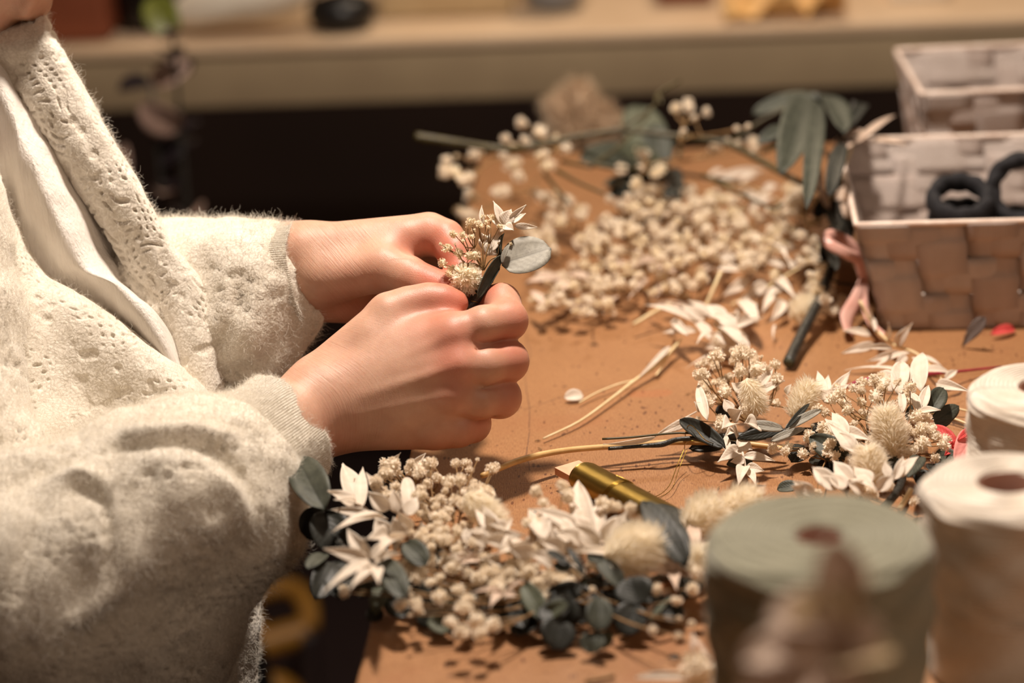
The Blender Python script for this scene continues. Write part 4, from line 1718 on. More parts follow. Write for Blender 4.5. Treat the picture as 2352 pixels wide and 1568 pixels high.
for q in [  # middle
    (1200, 560, 1060, 370, 44), (1210, 560, 1340, 540, 30), (1190, 570, 1000, 520, 26), (1200, 550, 1262, 450, 18), (1120, 600, 1060, 500, 38), (1230, 580, 1090, 560, 40),
    (1290, 600, 1180, 640, 40), (1150, 500, 1110, 420, 34), (1300, 560, 1200, 600, 40), (1020, 580, 1010, 500, 22), (1250, 520, 1140, 480, 40), (1380, 640, 1240, 600, 44),
    # right star
    (1700, 560, 1620, 245, 60), (1720, 560, 1765, 340, 48), (1680, 560, 1590, 420, 44), (1740, 560, 1912, 420, 34), (1690, 570, 1350, 395, 40), (1420, 560, 1350, 395, 38),
    (1440, 560, 1400, 420, 46), (1500, 570, 1450, 440, 50), (1560, 580, 1520, 430, 46), (1820, 640, 1590, 630, 26), (1760, 570, 1820, 440, 50), (1800, 560, 1890, 400, 22),
    (1640, 600, 1500, 520, 52), (1540, 640, 1400, 560, 50), (1730, 600, 1600, 480, 50), (1840, 520, 1960, 500, 30), (1480, 700, 1350, 640, 44), (1600, 500, 1680, 400, 44),
]:
    Rs(*q[:5], bz=rnd.uniform(.026, .034), tz=rnd.uniform(.034, .046), roll=rnd.uniform(-.5, .5), bend=rnd.uniform(.02, .15))
for q in [  # small lower leaves
    (1210, 850, 1142, 932, 26), (1220, 840, 1040, 850, 14), (1240, 830, 1330, 780, 18), (1220, 850, 1290, 870, 24), (1100, 660, 960, 690, 26), (1060, 640, 930, 700, 20),
    (2130, 740, 1978, 722, 22), (2130, 735, 2182, 640, 30), (2130, 745, 2150, 835, 34), (2150, 745, 2240, 760, 24), (2200, 560, 2180, 490, 24), (2230, 600, 2190, 540, 26),
    (2230, 640, 2240, 480, 36), (2235, 1170, 2240, 1060, 12),
]:
    Rs(*q[:5], mat='ruscus_dim', bz=rnd.uniform(.018, .024), tz=rnd.uniform(.020, .028), roll=rnd.uniform(-.4, .4))

bunny_tail(fc, A(*Z2(1905, 622), .034), RGT * .9 + UPV * .25, .034, .0135, 2200, seed=1)
bunny_tail(fc, A(*Z2(1105, 400), .036), RGT * .6 - UPV * .5, .032, .0085, 1300, seed=2)
bunny_tail(fc, A(1612, 1190, .026), RGT * .7 + UPV * .5, .028, .0120, 1600, seed=3)
bunny_tail(fc, A(1700, 1160, .026), RGT * .9 + UPV * .25, .028, .0105, 1500, seed=4)
bunny_tail(fc, A(*Z2(2290, 700), .022), UPV, .026, .0090, 900, seed=14)

for _ in range(20):
    x = rnd.uniform(780, 1950)
    y = rnd.uniform(780, 980)
    a_ = rnd.uniform(.2, 2.9)
    E(x, y, x + 130 * math.cos(a_), y + 110 * math.sin(a_), rnd.uniform(56, 82), rnd.choice(['euc_dark', 'euc_dark', 'euc_dark', 'euc', 'euc_green']), 'round', bz=.012, tz=.006, roll=rnd.uniform(-.3, .3), cup=.1)
for _ in range(26):
    x = rnd.uniform(760, 1900)
    y = rnd.uniform(560, 720)
    a_ = rnd.uniform(-3.0, .1)
    Rs(x, y, x + 110 * math.cos(a_), y + 110 * math.sin(a_), rnd.uniform(28, 42), bz=.020, tz=.030, roll=rnd.uniform(-.5, .5))
t1, t2, t3 = [], [], []
for _ in range(34):
    t3.append((rnd.uniform(700, 2050), rnd.uniform(600, 800), .022, rnd.uniform(10, 16)))
for i in range(52):
    x, y = rnd.uniform(515, 1120), rnd.uniform(135, 345)
    if y > 150 + 0 and (x - 515) * .2 + (y - 135) > 20 and not (x > 950 and y < 165 and x < 1000):
        t1.append((x, y, rnd.uniform(.030, .042), rnd.uniform(9, 15)))
for i in range(46):
    x = rnd.uniform(690, 1090)
    y = rnd.uniform(330, 600) * .999
    if abs((x - 700) - (y - 300)) < 230:
        t1.append((x, y, rnd.uniform(.026, .036), rnd.uniform(9, 14)))
t1 += [(1120, 310, .036, 19), (1150, 180, .034, 14), (1175, 165, .034, 9), (1075, 130, .04, 5), (955, 150, .04, 11), (620, 150, .04, 15), (820, 150, .04, 16), (560, 210, .038, 15), (930, 240, .036, 18)]
for cx, cy, r, z in [(1395, 300, 16, .044), (1535, 272, 15, .046), (1562, 325, 17, .044), (1430, 360, 13, .042), (1480, 400, 12, .04), (1450, 420, 13, .038), (1900, 392, 14, .042), (1825, 385, 14, .042),
                     (1785, 380, 15, .042), (1745, 360, 13, .042), (1400, 470, 14, .036), (1980, 520, 14, .036), (1440, 520, 16, .034), (1340, 470, 12, .036), (1330, 640, 20, .030), (1270, 620, 18, .030)]:
    t2.append((cx, cy, z, r))
for cx, cy, r in [(700, 700, 17), (745, 770, 18), (690, 740, 16), (730, 690, 15), (770, 745, 15), (870, 875, 18), (940, 712, 20), (965, 620, 14), (900, 650, 7), (1085, 770, 20), (1150, 740, 22), (1180, 830, 24), (970, 830, 17),
                  (1020, 890, 18), (1000, 930, 20), (930, 1005, 16), (1070, 1000, 18), (1155, 1020, 19), (990, 1060, 20), (1090, 1072, 17), (660, 912, 16), (740, 905, 15), (760, 935, 14), (710, 970, 5), (705, 830, 6),
                  (720, 860, 5), (845, 790, 6), (355, 850, 13), (350, 830, 10), (1720, 692, 17), (1842, 722, 18), (2040, 830, 15), (2150, 890, 13), (2022, 1052, 12), (2230, 1015, 8), (2160, 1080, 8), (2165, 985, 7),
                  (2235, 830, 16), (2255, 740, 16), (1435, 830, 16), (1440, 870, 14), (1500, 780, 16), (1400, 800, 17), (1560, 790, 17), (1620, 740, 15), (1350, 740, 18), (1460, 760, 18), (1540, 730, 16), (1260, 700, 18),
                  (1320, 700, 18), (1200, 760, 17), (1240, 740, 16), (1695, 830, 8), (1110, 660, 12), (1050, 660, 12), (1600, 820, 12), (1520, 840, 13), (1380, 620, 16), (1420, 600, 16), (1480, 640, 15),
                  (860, 540, 14), (830, 560, 14), (880, 570, 12), (780, 530, 13), (760, 560, 12)]:
    t3.append((cx, cy, .020 + .010 * max(0, (900 - cy) / 400), r))
for lst, root in ((t1[:48], (900, 430, .016)), (t1[48:], (950, 640, .014)), (t2, (1560, 640, .016)), (t3[:26], (900, 850, .012)), (t3[26:], (1600, 900, .012))):
    pos = []
    for (x, y, z, r) in lst:
        pz = Z2(x, y)
        p_ = A(*pz, z)
        pos.append(p_)
        blossom(fc, p_, px2m(r, (p_ - CAM) @ FWD))
    stems(fc, A(*Z2(root[0], root[1]), root[2]), pos)

# ================================================================== the crown behind
def Z4(x, y):
    return 1550 + x / 3.36, 780 + y / 3.36


rc = thing('floral_wreath', 'farther dried flower wreath with a long straw stem tail, curving towards the spools', 'wreath', A(1800, 950, 0.0))


def E4(bx, by, tx, ty, wpx, mat='euc', kind='egg', bz=.016, tz=.014, roll=0.0, cup=.12, bend=.06):
    b, t = Z4(bx, by), Z4(tx, ty)
    return leaf(rc, 'eucalyptus_leaf', mat, (b[0], b[1], bz), (t[0], t[1], tz), wpx, kind, cup, bend, roll, thick=.0005)


tobj(rc, 'straw_stem', 'twig_tan', [A(1108, 1092, .022), A(1200, 1055, .017), A(1300, 1034, .014), A(1450, 1022, .011), A(1560, 1015, .010), A(1700, 1018, .010), A(1800, 1030, .009)],
     [.0017, .0019, .0018, .0017, .0018, .0018, .0015], 10, 70)
tobj(rc, 'dark_stem', 'bark', [A(1397, 1030, .014), A(1470, 1024, .014), A(1520, 1020, .015), A(1560, 1008, .016), A(1620, 1008, .016), A(1700, 1020, .015)], [.0011, .0012, .0018, .0014, .0017, .0015], 9, 50)
tobj(rc, 'green_stem', 'twig_green', [A(1383, 1008, .018), A(1450, 1004, .018), A(1560, 994, .018), A(1640, 1000, .018)], .0007, 7)
leaf(rc, 'ruscus_leaf', 'ruscus', (1505, 1004, .018), (1385, 1020, .016), 15, roll=.8)
tobj(rc, 'binding_wire', 'goldwire', [A(1572, 1030, .006), A(1577, 985, .02), A(1590, 978, .024), A(1620, 1010, .022), A(1650, 1022, .012), A(1590, 1012, .02), A(1572, 1022, .012)], .00028, 5, 40)
bone = [A(1620, 1005, .014), A(1720, 1000, .013), A(1850, 990, .013), A(1960, 1000, .012), A(2050, 1040, .012), A(2070, 1110, .012), A(2000, 1190, .012), A(1900, 1240, .012)]
tobj(rc, 'backbone', 'bark', bone, .0024, 9, 60)
for q in [
    (390, 830, 38, 615, 42, 'euc_dark', 'egg', .016, .022), (110, 840, 370, 830, 32, 'euc_dark', 'egg', .006, .006), (840, 690, 550, 645, 26, 'euc_pale', 'egg', .026, .03),
    (840, 690, 480, 760, 30, 'euc_dark', 'egg', .022, .02), (850, 690, 1130, 540, 22, 'euc_pale', 'egg', .026, .03), (860, 680, 1040, 490, 14, 'euc_dark', 'egg', .028, .032),
    (740, 780, 1000, 680, 20, 'euc_pale', 'egg', .018, .024), (1400, 960, 1040, 750, 60, 'euc', 'egg', .012, .022), (1400, 960, 1250, 800, 50, 'euc', 'egg', .012, .018),
    (600, 940, 400, 960, 30, 'euc', 'egg', .005, .005), (1160, 960, 1060, 900, 40, 'euc_dark', 'round', .008, .006), (1680, 1000, 1560, 900, 62, 'euc', 'round', .016, .02),
    (1700, 980, 1600, 1060, 62, 'euc_dark', 'round', .014, .010), (1960, 560, 2075, 370, 44, 'euc', 'egg', .026, .034), (1980, 650, 2195, 510, 42, 'euc', 'egg', .018, .022),
    (1990, 660, 2140, 590, 34, 'euc_dark', 'egg', .012, .014), (1790, 620, 1830, 500, 18, 'euc', 'egg', .022, .03), (2000, 900, 2180, 900, 44, 'euc', 'egg', .010, .014),
    (1900, 1000, 1960, 1180, 60, 'euc_dark', 'round', .012, .006), (1900, 900, 1800, 1060, 40, 'euc', 'egg', .020, .022), (960, 1130, 790, 1150, 32, 'euc', 'round', .008, .006),
    (700, 760, 560, 700, 50, 'euc_dark', 'round', .012, .012), (1000, 820, 900, 940, 50, 'euc_dark', 'round', .010, .006), (1100, 640, 1180, 760, 50, 'euc_dark', 'round', .012, .010),
    (420, 520, 330, 600, 40, 'euc_dark', 'round', .014, .012), (640, 580, 540, 520, 46, 'euc_dark', 'round', .016, .014), (2050, 1050, 1990, 960, 50, 'euc_dark', 'round', .010, .012),
    (1250, 960, 1100, 1000, 40, 'euc_dark', 'round', .006, .005),
]:
    E4(*q[:7], bz=q[7], tz=q[8], roll=rnd.uniform(-.3, .3), cup=rnd.uniform(.02, .2))


def R4(bx, by, tx, ty, w_, z0=.03, z1=.036, mat='ruscus', roll=None):
    Rs(bx, by, tx, ty, w_, mat=mat, bz=z0, tz=z1, roll=rnd.uniform(-.45, .45) if roll is None else roll, bend=rnd.uniform(.02, .14), par=rc, cv=Z4)


for q in [
    (640, 420, 850, 315, 22), (600, 400, 760, 220, 26), (560, 400, 540, 310, 44), (520, 420, 440, 330, 34), (190, 540, 150, 480, 26), (250, 620, 180, 330, 26), (430, 600, 520, 540, 40),
    (1160, 460, 1100, 240, 24), (1160, 440, 1185, 270, 22), (1180, 470, 1360, 235, 28), (1200, 450, 1350, 340, 22), (1150, 480, 1240, 380, 44), (860, 420, 900, 340, 16),
    (1680, 400, 1590, 240, 48), (1720, 420, 1750, 170, 44), (1750, 400, 1800, 190, 34), (1900, 400, 1915, 100, 44), (1760, 560, 1740, 380, 20), (1890, 560, 1960, 350, 26),
    (1890, 560, 1820, 400, 22), (1880, 560, 2050, 540, 22), (1300, 780, 1160, 610, 40), (1330, 760, 1210, 560, 34), (1300, 700, 1520, 780, 32), (1420, 880, 1180, 640, 36),
    (1380, 860, 1270, 720, 40), (1240, 1150, 1060, 980, 40), (1240, 1160, 1120, 1040, 36), (1370, 1110, 1220, 930, 40), (1080, 1190, 910, 1090, 30), (1360, 1080, 1560, 1170, 36),
    (1500, 1120, 1380, 980, 46), (1300, 1160, 1190, 1020, 44), (1690, 1080, 1760, 900, 26), (1650, 1060, 1620, 940, 24), (1750, 1060, 1880, 900, 30), (1600, 900, 1480, 830, 34),
    (1560, 1160, 1700, 1040, 34), (1450, 1180, 1330, 1100, 40), (440, 650, 360, 690, 40), (640, 660, 540, 640, 50), (430, 560, 380, 460, 30), (1000, 1180, 900, 1130, 34),
]:
    R4(*q)
# drooping sprig in front
tobj(rc, 'ruscus_stem', 'ruscus', [A(*Z4(455, 660), .026), A(*Z4(490, 770), .018), A(*Z4(520, 860), .013), A(*Z4(545, 980), .010)], [.0013, .0010, .0009, .0007], 7)
for q in [(455, 690, 392, 740, 20, .022, .022), (400, 860, 395, 720, 20, .014, .02), (440, 800, 410, 880, 18, .015, .014), (505, 840, 330, 945, 34, .013, .012), (500, 800, 600, 850, 34, .016, .013),
          (490, 830, 570, 740, 26, .016, .018), (530, 900, 775, 935, 24, .012, .010), (540, 950, 430, 940, 26, .012, .011), (545, 975, 488, 1130, 32, .010, .007), (550, 990, 690, 1010, 28, .010, .009), (560, 1010, 625, 1125, 22, .009, .006)]:
    R4(*q, roll=rnd.uniform(-.2, .2))
leaf(rc, 'ruscus_leaf', 'ruscus', (1595, 960, .020), (1502, 1003, .012), 30, roll=.3)
tobj(rc, 'ruscus_stem', 'ruscus', [A(1502, 1003, .012), A(1545, 975, .018), A(1600, 945, .02)], .0005, 5)
bunny_tail(rc, A(*Z4(985, 470), .030), RGT * .45 + UPV * .9, .030, .0085, 1700, seed=5)
bunny_tail(rc, A(*Z4(600, 430), .036), RGT * .3 - UPV * .9, .026, .0080, 1500, seed=6)
bunny_tail(rc, A(*Z4(1660, 730), .032), UPV + RGT * -.2, .036, .0100, 2000, seed=7)
bunny_tail(rc, A(*Z4(1510, 1000), .028), UPV - RGT * .2, .030, .0095, 1600, seed=8)
a1, a2, a3 = [], [], []
for i in range(60):
    x, y = rnd.uniform(170, 830), rnd.uniform(85, 560)
    if (x > 640 and y < 190) or (x < 420 and y > 480) or (x > 400 and x < 740 and y > 330 and y < 560):
        continue
    a1.append((x, y, .022 + .026 * (1 - y / 600), rnd.uniform(8, 13)))
a1 += [(340, 115, .050, 15), (290, 130, .048, 13), (520, 90, .052, 16), (570, 110, .052, 14), (480, 120, .05, 13), (635, 225, .044, 18), (775, 190, .044, 12), (240, 480, .03, 17), (180, 625, .022, 11), (360, 620, .022, 14),
       (355, 660, .02, 14), (790, 300, .038, 12), (390, 400, .036, 14), (505, 250, .042, 15), (670, 130, .046, 4), (540, 540, .03, 14), (1100, 530, .03, 11), (230, 260, .044, 14), (185, 270, .044, 12)]
for i in range(62):
    x, y = rnd.uniform(1180, 1990), rnd.uniform(280, 880)
    if abs(x - 1660) < 110 and y > 560:
        continue
    if x + y < 1560 or (x > 1850 and y < 500):
        continue
    a2.append((x, y, .020 + .022 * (1 - y / 900), rnd.uniform(8, 13)))
a2 += [(1540, 305, .044, 15), (1550, 440, .04, 16), (1815, 365, .044, 15), (1740, 310, .044, 5), (1630, 350, .044, 7), (1375, 370, .04, 10), (1280, 410, .038, 13), (1220, 450, .036, 14), (1330, 540, .032, 15), (1870, 590, .03, 16),
       (1950, 620, .026, 14), (1910, 690, .026, 17), (1780, 690, .028, 15), (1910, 800, .024, 17), (2080, 810, .022, 15), (2090, 770, .02, 12), (2010, 740, .022, 14), (1140, 680, .026, 16)]
a3 = [(755, 840, .014, 14), (870, 830, .014, 13), (855, 860, .014, 11), (990, 880, .012, 13), (1075, 830, .018, 13), (1185, 870, .018, 14), (1240, 900, .018, 14), (1030, 740, .02, 16), (1350, 950, .016, 13), (1400, 910, .016, 10),
      (1320, 975, .014, 10), (2010, 910, .012, 12), (1850, 1250, .010, 12), (1760, 880, .022, 15), (1830, 860, .022, 13), (1490, 1170, .022, 14), (1540, 1190, .022, 12), (1440, 1150, .024, 12), (1650, 1130, .022, 12), (2130, 880, .012, 7),
      (1160, 560, .028, 12), (1065, 660, .018, 4), (1380, 1190, .022, 13), (1100, 1180, .018, 10)]
for lst, root in ((a1, (560, 640, .014)), (a2[:40], (1500, 780, .013)), (a2[40:], (1700, 850, .013)), (a3, (1250, 850, .010))):
    pos = []
    for (x, y, z, r) in lst:
        p_ = A(*Z4(x, y), z)
        pos.append(p_)
        blossom(rc, p_, px2m(r, (p_ - CAM) @ FWD))
    stems(rc, A(*Z4(root[0], root[1]), root[2]), pos)

# ================================================================== the posy in the hands
def Z8(x, y, d=0.0):
    return 980 + x / 5.06, 450 + y / 5.06, 1.418 + d


ps = thing('posy', 'small dried posy with one silver eucalyptus leaf, held in both hands', 'posy', P(1120, 620, 1.418))


def L8(name, mat, bx, by, tx, ty, wpx, kind='ruscus', db=0.0, dt=0.0, roll=0., cup=.15, bend=.08, thick=.0004):
    return leaf(ps, name, mat, Z8(bx, by, db), Z8(tx, ty, dt), wpx, kind, cup, bend, roll, mode='w', thick=thick)


for q in [(880, 330, 772, 55, 22), (905, 330, 985, 150, 34), (860, 350, 700, 220, 16), (960, 270, 1160, 105, 13), (980, 320, 1150, 200, 14), (1020, 350, 1285, 365, 15), (900, 340, 1010, 400, 24), (650, 330, 640, 105, 12),
          (850, 400, 900, 330, 26), (720, 640, 640, 430, 34), (730, 690, 800, 500, 40), (700, 700, 740, 440, 22), (760, 640, 870, 380, 22)]:
    L8('ruscus_leaf', 'ruscus', *q[:4], q[4] * 1.35, db=.004, dt=rnd.uniform(0, .012), roll=rnd.uniform(-.4, .4))
L8('eucalyptus_leaf', 'euc_pale', 872, 790, 1448, 610, 94, 'round', db=.0, dt=.004, cup=.06, bend=.03, thick=.0005)
L8('eucalyptus_leaf', 'euc', 860, 690, 585, 1190, 30, 'egg', db=.0, dt=-.006, roll=.9, cup=.25, bend=-.05, thick=.0005)
L8('eucalyptus_leaf', 'euc_dark', 850, 820, 600, 1230, 34, 'egg', db=.004, dt=.001, roll=-.5)
L8('eucalyptus_leaf', 'euc', 870, 720, 900, 430, 20, 'egg', db=.002, dt=.006, roll=1.0, cup=.4)
L8('eucalyptus_leaf', 'euc_pale', 880, 780, 960, 560, 16, 'egg', db=-.001, dt=-.001, roll=.6)
tobj(ps, 'bound_stem', 'bark', [P(*Z8(860, 740, .003)), P(*Z8(740, 950, .003)), P(*Z8(600, 1150, .002)), P(*Z8(480, 1290, .002)), P(*Z8(380, 1420, .004)), P(*Z8(250, 1600, .010))], [.0014, .0026, .0034, .0036, .0034, .003], 12, 40)
tobj(ps, 'binding_wire', 'goldwire', [P(*Z8(700 - 9 * i, 1000 + 13 * i, .002)) + (RGT * math.cos(i) + FWD * math.sin(i)) * .0037 for i in range(26)], .00022, 5, 140)
o = inst('pompom_flower', BIG, ps, P(*Z8(460, 965, .0)), (.5, .3, 0), px2m(31, 1.418))
o.scale = (px2m(37, 1.418), px2m(37, 1.418), px2m(41, 1.418))
tp = []
for x, y, r in [(182, 780, 12), (240, 608, 11), (160, 558, 4), (375, 672, 13), (420, 455, 10), (520, 472, 9), (312, 440, 10), (510, 300, 12), (620, 340, 9), (545, 400, 7), (690, 300, 6), (765, 250, 8), (300, 850, 11), (555, 680, 13), (500, 690, 11),
                (480, 340, 8), (660, 240, 6), (850, 350, 7), (972, 555, 5), (420, 520, 5), (330, 560, 3), (720, 360, 5), (600, 310, 7), (840, 550, 4), (260, 900, 9), (740, 280, 5)]:
    p_ = P(*Z8(x, y, rnd.uniform(-.004, .006)))
    tp.append(p_)
    blossom(ps, p_, px2m(r, 1.418), yellow=True)
stems(ps, P(*Z8(660, 860, .001)), tp, r0=.0005, r1=.00025, k=4)

# ================================================================== loose baby's breath heaped on the table
def Z3(x, y):
    return 1000 + x / 2.352, 150 + y / 2.352


def Z5(x, y):
    return 1150 + x / 2.767, 130 + y / 2.767


pts = []
for x, y in [(135, 420), (260, 485), (30, 525), (75, 580), (155, 530), (190, 575), (345, 515), (410, 580), (20, 625), (90, 690), (280, 620), (240, 630), (295, 695), (110, 760), (250, 470), (230, 490)]:
    pts.append((*Z5(x, y), .075, 13 if rnd.random() < .6 else 10, 0))
for x, y in [(60, 515), (115, 490), (210, 450), (200, 500), (130, 600), (50, 575), (155, 625), (230, 460), (95, 570), (180, 610)]:
    pts.append((*Z3(x, y), .070, 14 if x != 115 else 6, 1))
for x, y in [(840, 590), (908, 625), (765, 715), (888, 705), (985, 740), (1010, 715), (860, 805), (1365, 580), (1440, 540), (1505, 550), (1600, 540), (1620, 590)]:
    pts.append((*Z5(x, y), .062, 14 if x not in (840, 888, 1440, 1505) else 9, 2))
for x, y in [(1115, 325), (1190, 290), (1195, 320), (1310, 350), (1230, 385), (1160, 475), (1570, 445), (1500, 455), (1100, 335)]:
    pts.append((*Z5(x, y), .095, 12 if x in (1115, 1190, 1195, 1310) else 7, 3))
for x, y in [(200, 720), (150, 805), (350, 685), (380, 680), (430, 530), (400, 540), (450, 600), (610, 540), (540, 700), (580, 710), (600, 720), (330, 690), (180, 700), (170, 800), (200, 820), (130, 790)]:
    pts.append((*Z3(x, y), .035, 14, 4))
CL = [  # cluster centre, spread, count, height
    (1230, 560, 46, 36, 14, .02), (1290, 480, 44, 30, 14, .03), (1370, 560, 55, 40, 20, .028), (1440, 500, 50, 34, 20, .034), (1500, 450, 46, 28, 18, .040), (1560, 500, 46, 40, 18, .034),
    (1620, 460, 44, 30, 16, .036), (1520, 580, 60, 36, 22, .028), (1620, 560, 56, 40, 22, .03), (1700, 500, 44, 36, 18, .034), (1730, 590, 50, 40, 20, .028), (1800, 520, 44, 44, 20, .034),
    (1860, 600, 36, 50, 18, .028), (1840, 460, 40, 24, 12, .038), (1410, 640, 60, 30, 16, .018), (1300, 640, 60, 34, 16, .015), (1560, 650, 60, 30, 16, .018), (1880, 680, 36, 34, 12, .016), (1250, 690, 36, 20, 8, .010), (1360, 700, 50, 20, 10, .010),
]
for ci, (cx, cy, sx, sy, n_, z) in enumerate(CL):
    for _ in range(int(n_ * 1.3)):
        x, y = cx + rnd.gauss(0, sx * .62), cy + rnd.gauss(0, sy * .68)
        if y > 735 or x > 1935:
            continue
        pts.append((x, y, max(.005, z + rnd.uniform(-.012, .014)), rnd.uniform(8.5, 14.5), 5 + ci))
ROOTS = {0: (1290, 345, .078), 1: (1180, 350, .074), 2: (1470, 385, .058), 3: (1560, 330, .078), 4: (1230, 440, .03)}
BBL = 'cream baby\'s breath sprig heaped between the hands and the basket'
for g in range(5 + len(CL)):
    sub = [p_ for p_ in pts if p_[4] == g]
    if g in ROOTS:
        rt = A(*ROOTS[g])
    else:
        c_ = CL[g - 5]
        rt = A(c_[0] + rnd.uniform(20, 60), min(720, c_[1] + rnd.uniform(20, 60)), max(.004, c_[5] - .015))
    lab, grp = BBL, 'loose baby\'s breath sprigs'
    if g == 3:
        lab, grp = 'thin baby\'s breath sprig standing highest against the dark gap under the bench', None
    if g == 1:
        lab, grp = 'baby\'s breath sprig overhanging the left table edge beyond the fingers', None
    t_ = thing('babys_breath_sprig', lab, 'flower', rt, grp)
    pos = []
    for (x, y, z, r, _) in sub:
        p_ = A(x, y, z)
        pos.append(p_)
        blossom(t_, p_, px2m(r, (p_ - CAM) @ FWD), yellow=rnd.random() < .35)
    stems(t_, rt, pos, 'twig', .0008, .0004)

gb = thing('babys_breath_branch', 'bare olive green branching stem lying across the heap of baby\'s breath', 'branch', A(1438, 299, .08))
tobj(gb, 'stem', 'twig_green', [A(955, 314, .088), A(1040, 326, .084), A(1145, 341, .080), A(1212, 337, .078), A(1320, 315, .082), A(1440, 295, .086)], [.0036, .0032, .0028, .0024, .0024, .0022], 9, 60)
tobj(gb, 'stem', 'twig_green', [A(1430, 298, .084), A(1550, 312, .080), A(1660, 327, .074), A(1745, 368, .066), A(1830, 415, .058), A(1912, 447, .050)], [.0021, .0023, .0024, .0025, .0024, .0021], 8, 60)
for pp in ([(1420, 300, .084), (1500, 245, .098), (1512, 215, .104), (1562, 185, .11)], [(1512, 215, .104), (1520, 238, .10)], [(1360, 380, .07), (1430, 330, .078), (1490, 262, .09)], [(1280, 392, .064), (1330, 420, .06), (1388, 445, .056)],
           [(1360, 378, .070), (1420, 387, .068), (1470, 386, .066)], [(1615, 402, .06), (1690, 440, .056), (1770, 476, .05), (1800, 470, .05)], [(1290, 370, .066), (1360, 385, .066)], [(1680, 325, .074), (1760, 270, .09), (1850, 230, .10)],
           [(1750, 350, .07), (1800, 332, .078)], [(1560, 360, .07), (1570, 300, .08), (1575, 285, .09)], [(1250, 400, .05), (1310, 470, .04)]):
    tobj(gb, 'side_shoot', 'twig_green', [A(*q) for q in pp], [.0016] + [.0012] * (len(pp) - 1), 6)

# ------------------------------------------------------------------ big eucalyptus behind
eb = thing('eucalyptus_sprig', 'broad grey-green eucalyptus leaves lying behind the middle of the baby\'s breath heap', 'eucalyptus', A(1500, 400, .02))
for b, t, w_, m_ in [((1500, 395), (1462, 243), 100, 'euc_green'), ((1500, 385), (1333, 368), 92, 'euc'), ((1520, 390), (1500, 285), 70, 'euc'), ((1530, 402), (1385, 425), 40, 'euc'), ((1560, 440), (1500, 385), 50, 'euc_dark'),
                     ((1550, 385), (1562, 470), 30, 'euc_dark'), ((1480, 450), (1395, 440), 40, 'euc_dark'), ((1540, 400), (1420, 350), 90, 'euc_green'), ((1570, 420), (1520, 460), 36, 'euc_dark')]:
    leaf(eb, 'leaf', m_, (*b, .035), (*t, .065 if t[1] < 400 else .03), w_, 'round', .1, .06, rnd.uniform(-.2, .2), thick=.0006)
tobj(eb, 'stem', 'bark', [A(1460, 440, .022), A(1530, 415, .034), A(1560, 400, .036), A(1700, 420, .02)], .0016, 8)

br = thing('eucalyptus_branch', 'dark barked eucalyptus branch with a cut end, leaning beside the woven basket', 'branch', A(1815, 828, 0))
tobj(br, 'bark_stem', 'bark', [A(1812, 832, .006), A(1838, 775, .010), A(1880, 690, .020), A(1912, 610, .030), A(1926, 540, .040), A(1926, 470, .050), A(1932, 380, .066), A(1945, 300, .085), A(1962, 235, .10)],
     [.0042, .0038, .0034, .0036, .0034, .0034, .0032, .0028, .0020], 12, 90)
tobj(br, 'side_twig', 'bark', [A(1920, 590, .032), A(1890, 600, .030), A(1850, 585, .026)], .0010, 6)
tobj(br, 'side_twig', 'bark', [A(1900, 640, .028), A(1930, 650, .020), A(1975, 655, .016)], .0011, 6)
tobj(br, 'side_twig', 'bark', [A(1945, 310, .085), A(1900, 250, .10), A(1868, 222, .11)], .0012, 6)
for b, t, w_, m_ in [((1866, 218), (1728, 262), 44, 'euc'), ((1862, 222), (1792, 400), 92, 'euc'), ((1872, 230), (1852, 480), 46, 'euc'), ((1800, 290), (1740, 330), 30, 'euc'), ((1938, 305), (1886, 218), 62, 'euc'), ((1890, 225), (1830, 250), 50, 'euc'),
                     ((1860, 235), (1790, 250), 60, 'euc'), ((1925, 520), (1890, 600), 40, 'euc_dark'), ((1930, 540), (1900, 480), 44, 'euc_dark'), ((1925, 590), (1950, 500), 36, 'euc_dark'), ((1920, 620), (1892, 560), 30, 'euc_dark'),
                     ((1926, 440), (1870, 500), 44, 'euc_dark'), ((1935, 330), (1905, 450), 40, 'euc_dark'), ((1950, 290), (1990, 240), 30, 'euc_dark')]:
    zt = .10 if b[1] < 350 else .045
    leaf(br, 'leaf', m_, (*b, zt), (*t, zt * .92), w_, 'egg' if w_ > 50 else 'round', .1, .05, rnd.uniform(-.2, .2), thick=.0006)
tobj(br, 'cut_end', 'euc_green', [A(1811, 833.5, .0058), A(1812, 832, .006)], .0034, 12, 2)


def spray(label, cat, base, leafs, stem_pts, stem_r, mat='ruscus', name='ruscus_spray', smat='twig_pale'):
    t_ = thing(name, label, cat, A(*base))
    for sp_, r_ in zip(stem_pts, stem_r):
        tobj(t_, 'stem', smat, [A(*q) for q in sp_], r_, 7)
    for q in leafs:
        bx, by, tx, ty, w_ = q[:5]
        z0, z1 = (q[5], q[6]) if len(q) > 5 else (rnd.uniform(.010, .022), rnd.uniform(.006, .028))
        leaf(t_, 'leaf', mat, (bx, by, z0), (tx, ty, z1), w_, 'ruscus', .2, .1, rnd.uniform(-.5, .5), thick=.0003)
    return t_


